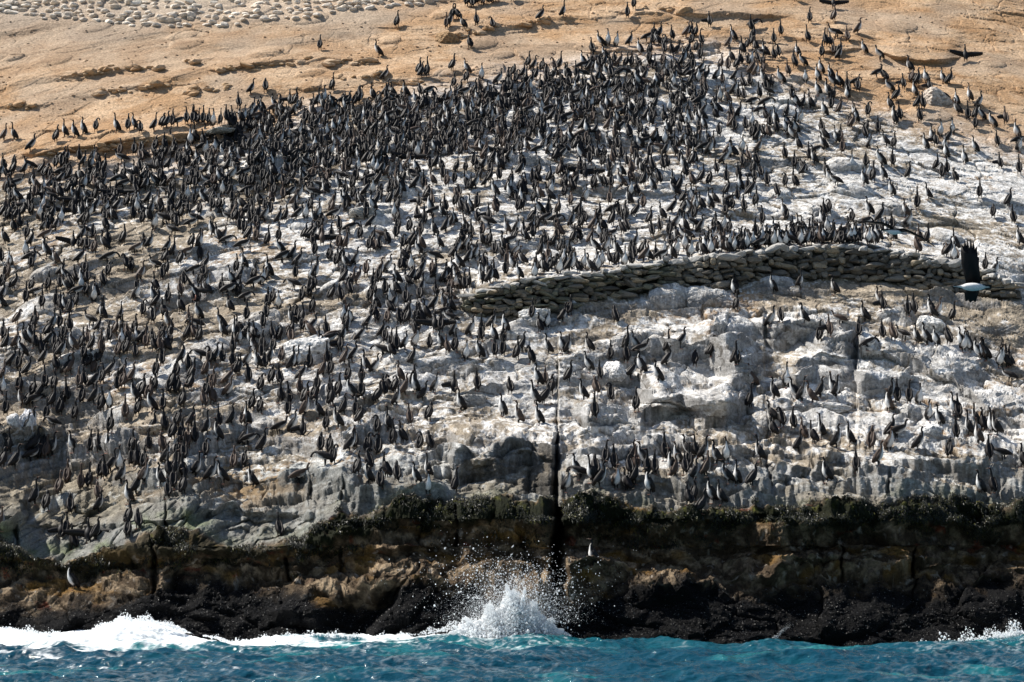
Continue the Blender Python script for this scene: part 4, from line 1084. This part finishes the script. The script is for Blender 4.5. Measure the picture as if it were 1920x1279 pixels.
me = mesh_np('sea', np.stack([WX, WY, WZ], -1).reshape(-1, 3), Fw, m, wat.reshape(-1, 3), True, {'foam': foam.ravel()})
tag(link('sea', me), 'choppy turquoise and deep blue sea with surf along the rocks', 'sea', kind='structure')

# ---- the burst of spray and the surf it rises from
mS, n, l, p = newmat('spray')
p.inputs['Base Color'].default_value = (.95, .96, .97, 1); p.inputs['Roughness'].default_value = .6
tr_ = n.new('ShaderNodeBsdfTranslucent'); tr_.inputs[0].default_value = (.95, .97, .98, 1)
ms_ = n.new('ShaderNodeMixShader'); ms_.inputs[0].default_value = .5
l.new(p.outputs[0], ms_.inputs[1]); l.new(tr_.outputs[0], ms_.inputs[2]); l.new(ms_.outputs[0], n['Material Output'].inputs[0])
sp = np.random.default_rng(55)
def cloud(px, py, dep, size):
    x, y, z = unproj(np.asarray(px, float), np.asarray(py, float), np.asarray(dep, float))
    return np.stack([x, y, z], -1), np.asarray(size, float)
parts = []
# torn plume: several leaning tongues of spray
core_V, core_F, core_n = [], [], 0
for (bx, by, tx, ty, wd, cnt_) in ((958, 1196, 962, 1108, 40, 6500), (930, 1194, 918, 1134, 34, 3400), (985, 1196, 1000, 1128, 30, 3400), (1005, 1197, 1034, 1160, 28, 1800), (900, 1195, 872, 1158, 34, 1800), (965, 1150, 950, 1096, 13, 900), (975, 1150, 984, 1104, 10, 700)):
    h = sp.random(cnt_) ** 1.2
    ux = sp.normal(size=cnt_)
    wv_ = wd * (1 - .72 * h) * (1 + .5 * fbm(h * 4 + bx, ux, 2, 402))
    parts.append(cloud(bx + (tx - bx) * h + ux * wv_ * .5, by + (ty - by) * h - sp.random(cnt_) * 4 + 3 * np.abs(ux), 67.5 + sp.normal(size=cnt_) * .22 + .2 * h, np.clip(sp.lognormal(-4.3, .5, cnt_), .005, .04) * (1.2 - h * .6)))
Vc0, Fc0 = ico(5)
for (px_, py_, w_, h_, sd_) in ((958, 1182, 46, 50, 1), (925, 1184, 38, 34, 2), (992, 1184, 36, 38, 3), (885, 1190, 40, 20, 4), (1024, 1191, 34, 18, 5), (960, 1150, 22, 34, 6)):
    a_ = 1 + .45 * fbm(Vc0[:, 0] * 2.6 + sd_ * 3, Vc0[:, 2] * 2.6 + Vc0[:, 1], 5, 410 + sd_, .65)
    x, y, z = unproj(px_, py_, 67.6)
    core_V.append(Vc0 * a_[:, None] * np.array([w_ / 67.0, .28, h_ / 67.0]) + np.array([x, y + .15, z])); core_F.append(Fc0 + core_n); core_n += len(Vc0)
# droplets thrown around it in ragged sheets
n_ = 6000
ang = sp.normal(size=n_) * .95
ra = fbm(ang * 3.1, ang * 0 + 3, 3, 401)
rad = 38 + np.abs(sp.normal(size=n_)) * 44 * (1 + .9 * ra)
parts.append(cloud(966 + np.sin(ang) * rad * 1.2 + sp.normal(size=n_) * 5, 1168 - np.cos(ang) * rad + sp.normal(size=n_) * 5, 67.9 + sp.normal(size=n_) * .5, np.clip(sp.lognormal(-5.1, .6, n_), .003, .026)))
n_ = 16000
parts.append(cloud(958 + sp.normal(size=n_) * 52, 1170 - np.abs(sp.normal(size=n_)) * 34, 67.6 + sp.normal(size=n_) * .5, sp.uniform(.002, .0055, n_)))
n_ = 420
parts.append(cloud(950 + sp.normal(size=n_) * 90, 1090 - np.abs(sp.normal(size=n_)) * 34 + 10, 68.0 + sp.normal(size=n_) * .6, np.clip(sp.lognormal(-4.8, .45, n_), .004, .022)))
# broken surf low along the shoulders
for x0, x1, yb, hgt, cnt_ in ((780, 1070, 1192, 14, 2200), (150, 350, 1172, 10, 1800), (0, 140, 1180, 9, 900), (380, 800, 1192, 8, 2200), (1690, 1925, 1205, 18, 2000), (1860, 1925, 1190, 22, 500), (1425, 1500, 1222, 9, 260)):
    x = sp.uniform(x0, x1, cnt_); e_ = np.sin(np.clip((x - x0) / (x1 - x0), 0, 1) * 3.14) ** .5
    zz = poly(x, SHORE); Dd = 67.9 + sp.normal(size=cnt_) * .2
    yb_ = 639.5 - (np.arctan2(zz - .02 - CAMZ, Dd) - PITCH) * FPX
    parts.append(cloud(x, yb_ + 2 - np.abs(sp.normal(size=cnt_)) * hgt * .5 * e_ * (1 + .5 * np.sin(x / 7.0)), Dd, np.clip(sp.lognormal(-4.5, .5, cnt_), .005, .035)))
# thin jet climbing the rock on the right
tt = sp.random(420); parts.append(cloud(1424 + tt * 58 + sp.normal(size=420) * 2.2, 1222 - tt * 52 + sp.normal(size=420) * 2.2, 68.2 + 0 * tt, sp.uniform(.004, .012, 420) * (1.3 - tt)))
Pc = np.concatenate([a_[0] for a_ in parts]); Ps = np.concatenate([a_[1] for a_ in parts])
V0, F0 = ICO1
st_ = np.stack([sp.uniform(.7, 1.3, len(Ps)), sp.uniform(.7, 1.3, len(Ps)), sp.uniform(.7, 1.5, len(Ps))], -1)
V = (Pc[:, None, :] + V0[None] * (Ps[:, None] * st_)[:, None, :]).reshape(-1, 3)
F = (F0[None] + (np.arange(len(Ps)) * len(V0))[:, None, None]).reshape(-1, 3)
F = np.concatenate([F] + [f + len(V) for f in core_F]); V = np.concatenate([V] + core_V)
tag(link('sea_spray', mesh_np('sea_spray', V, F, mS, None, True)), 'white spray bursting up where a wave hits the cliff', 'spray', kind='stuff')
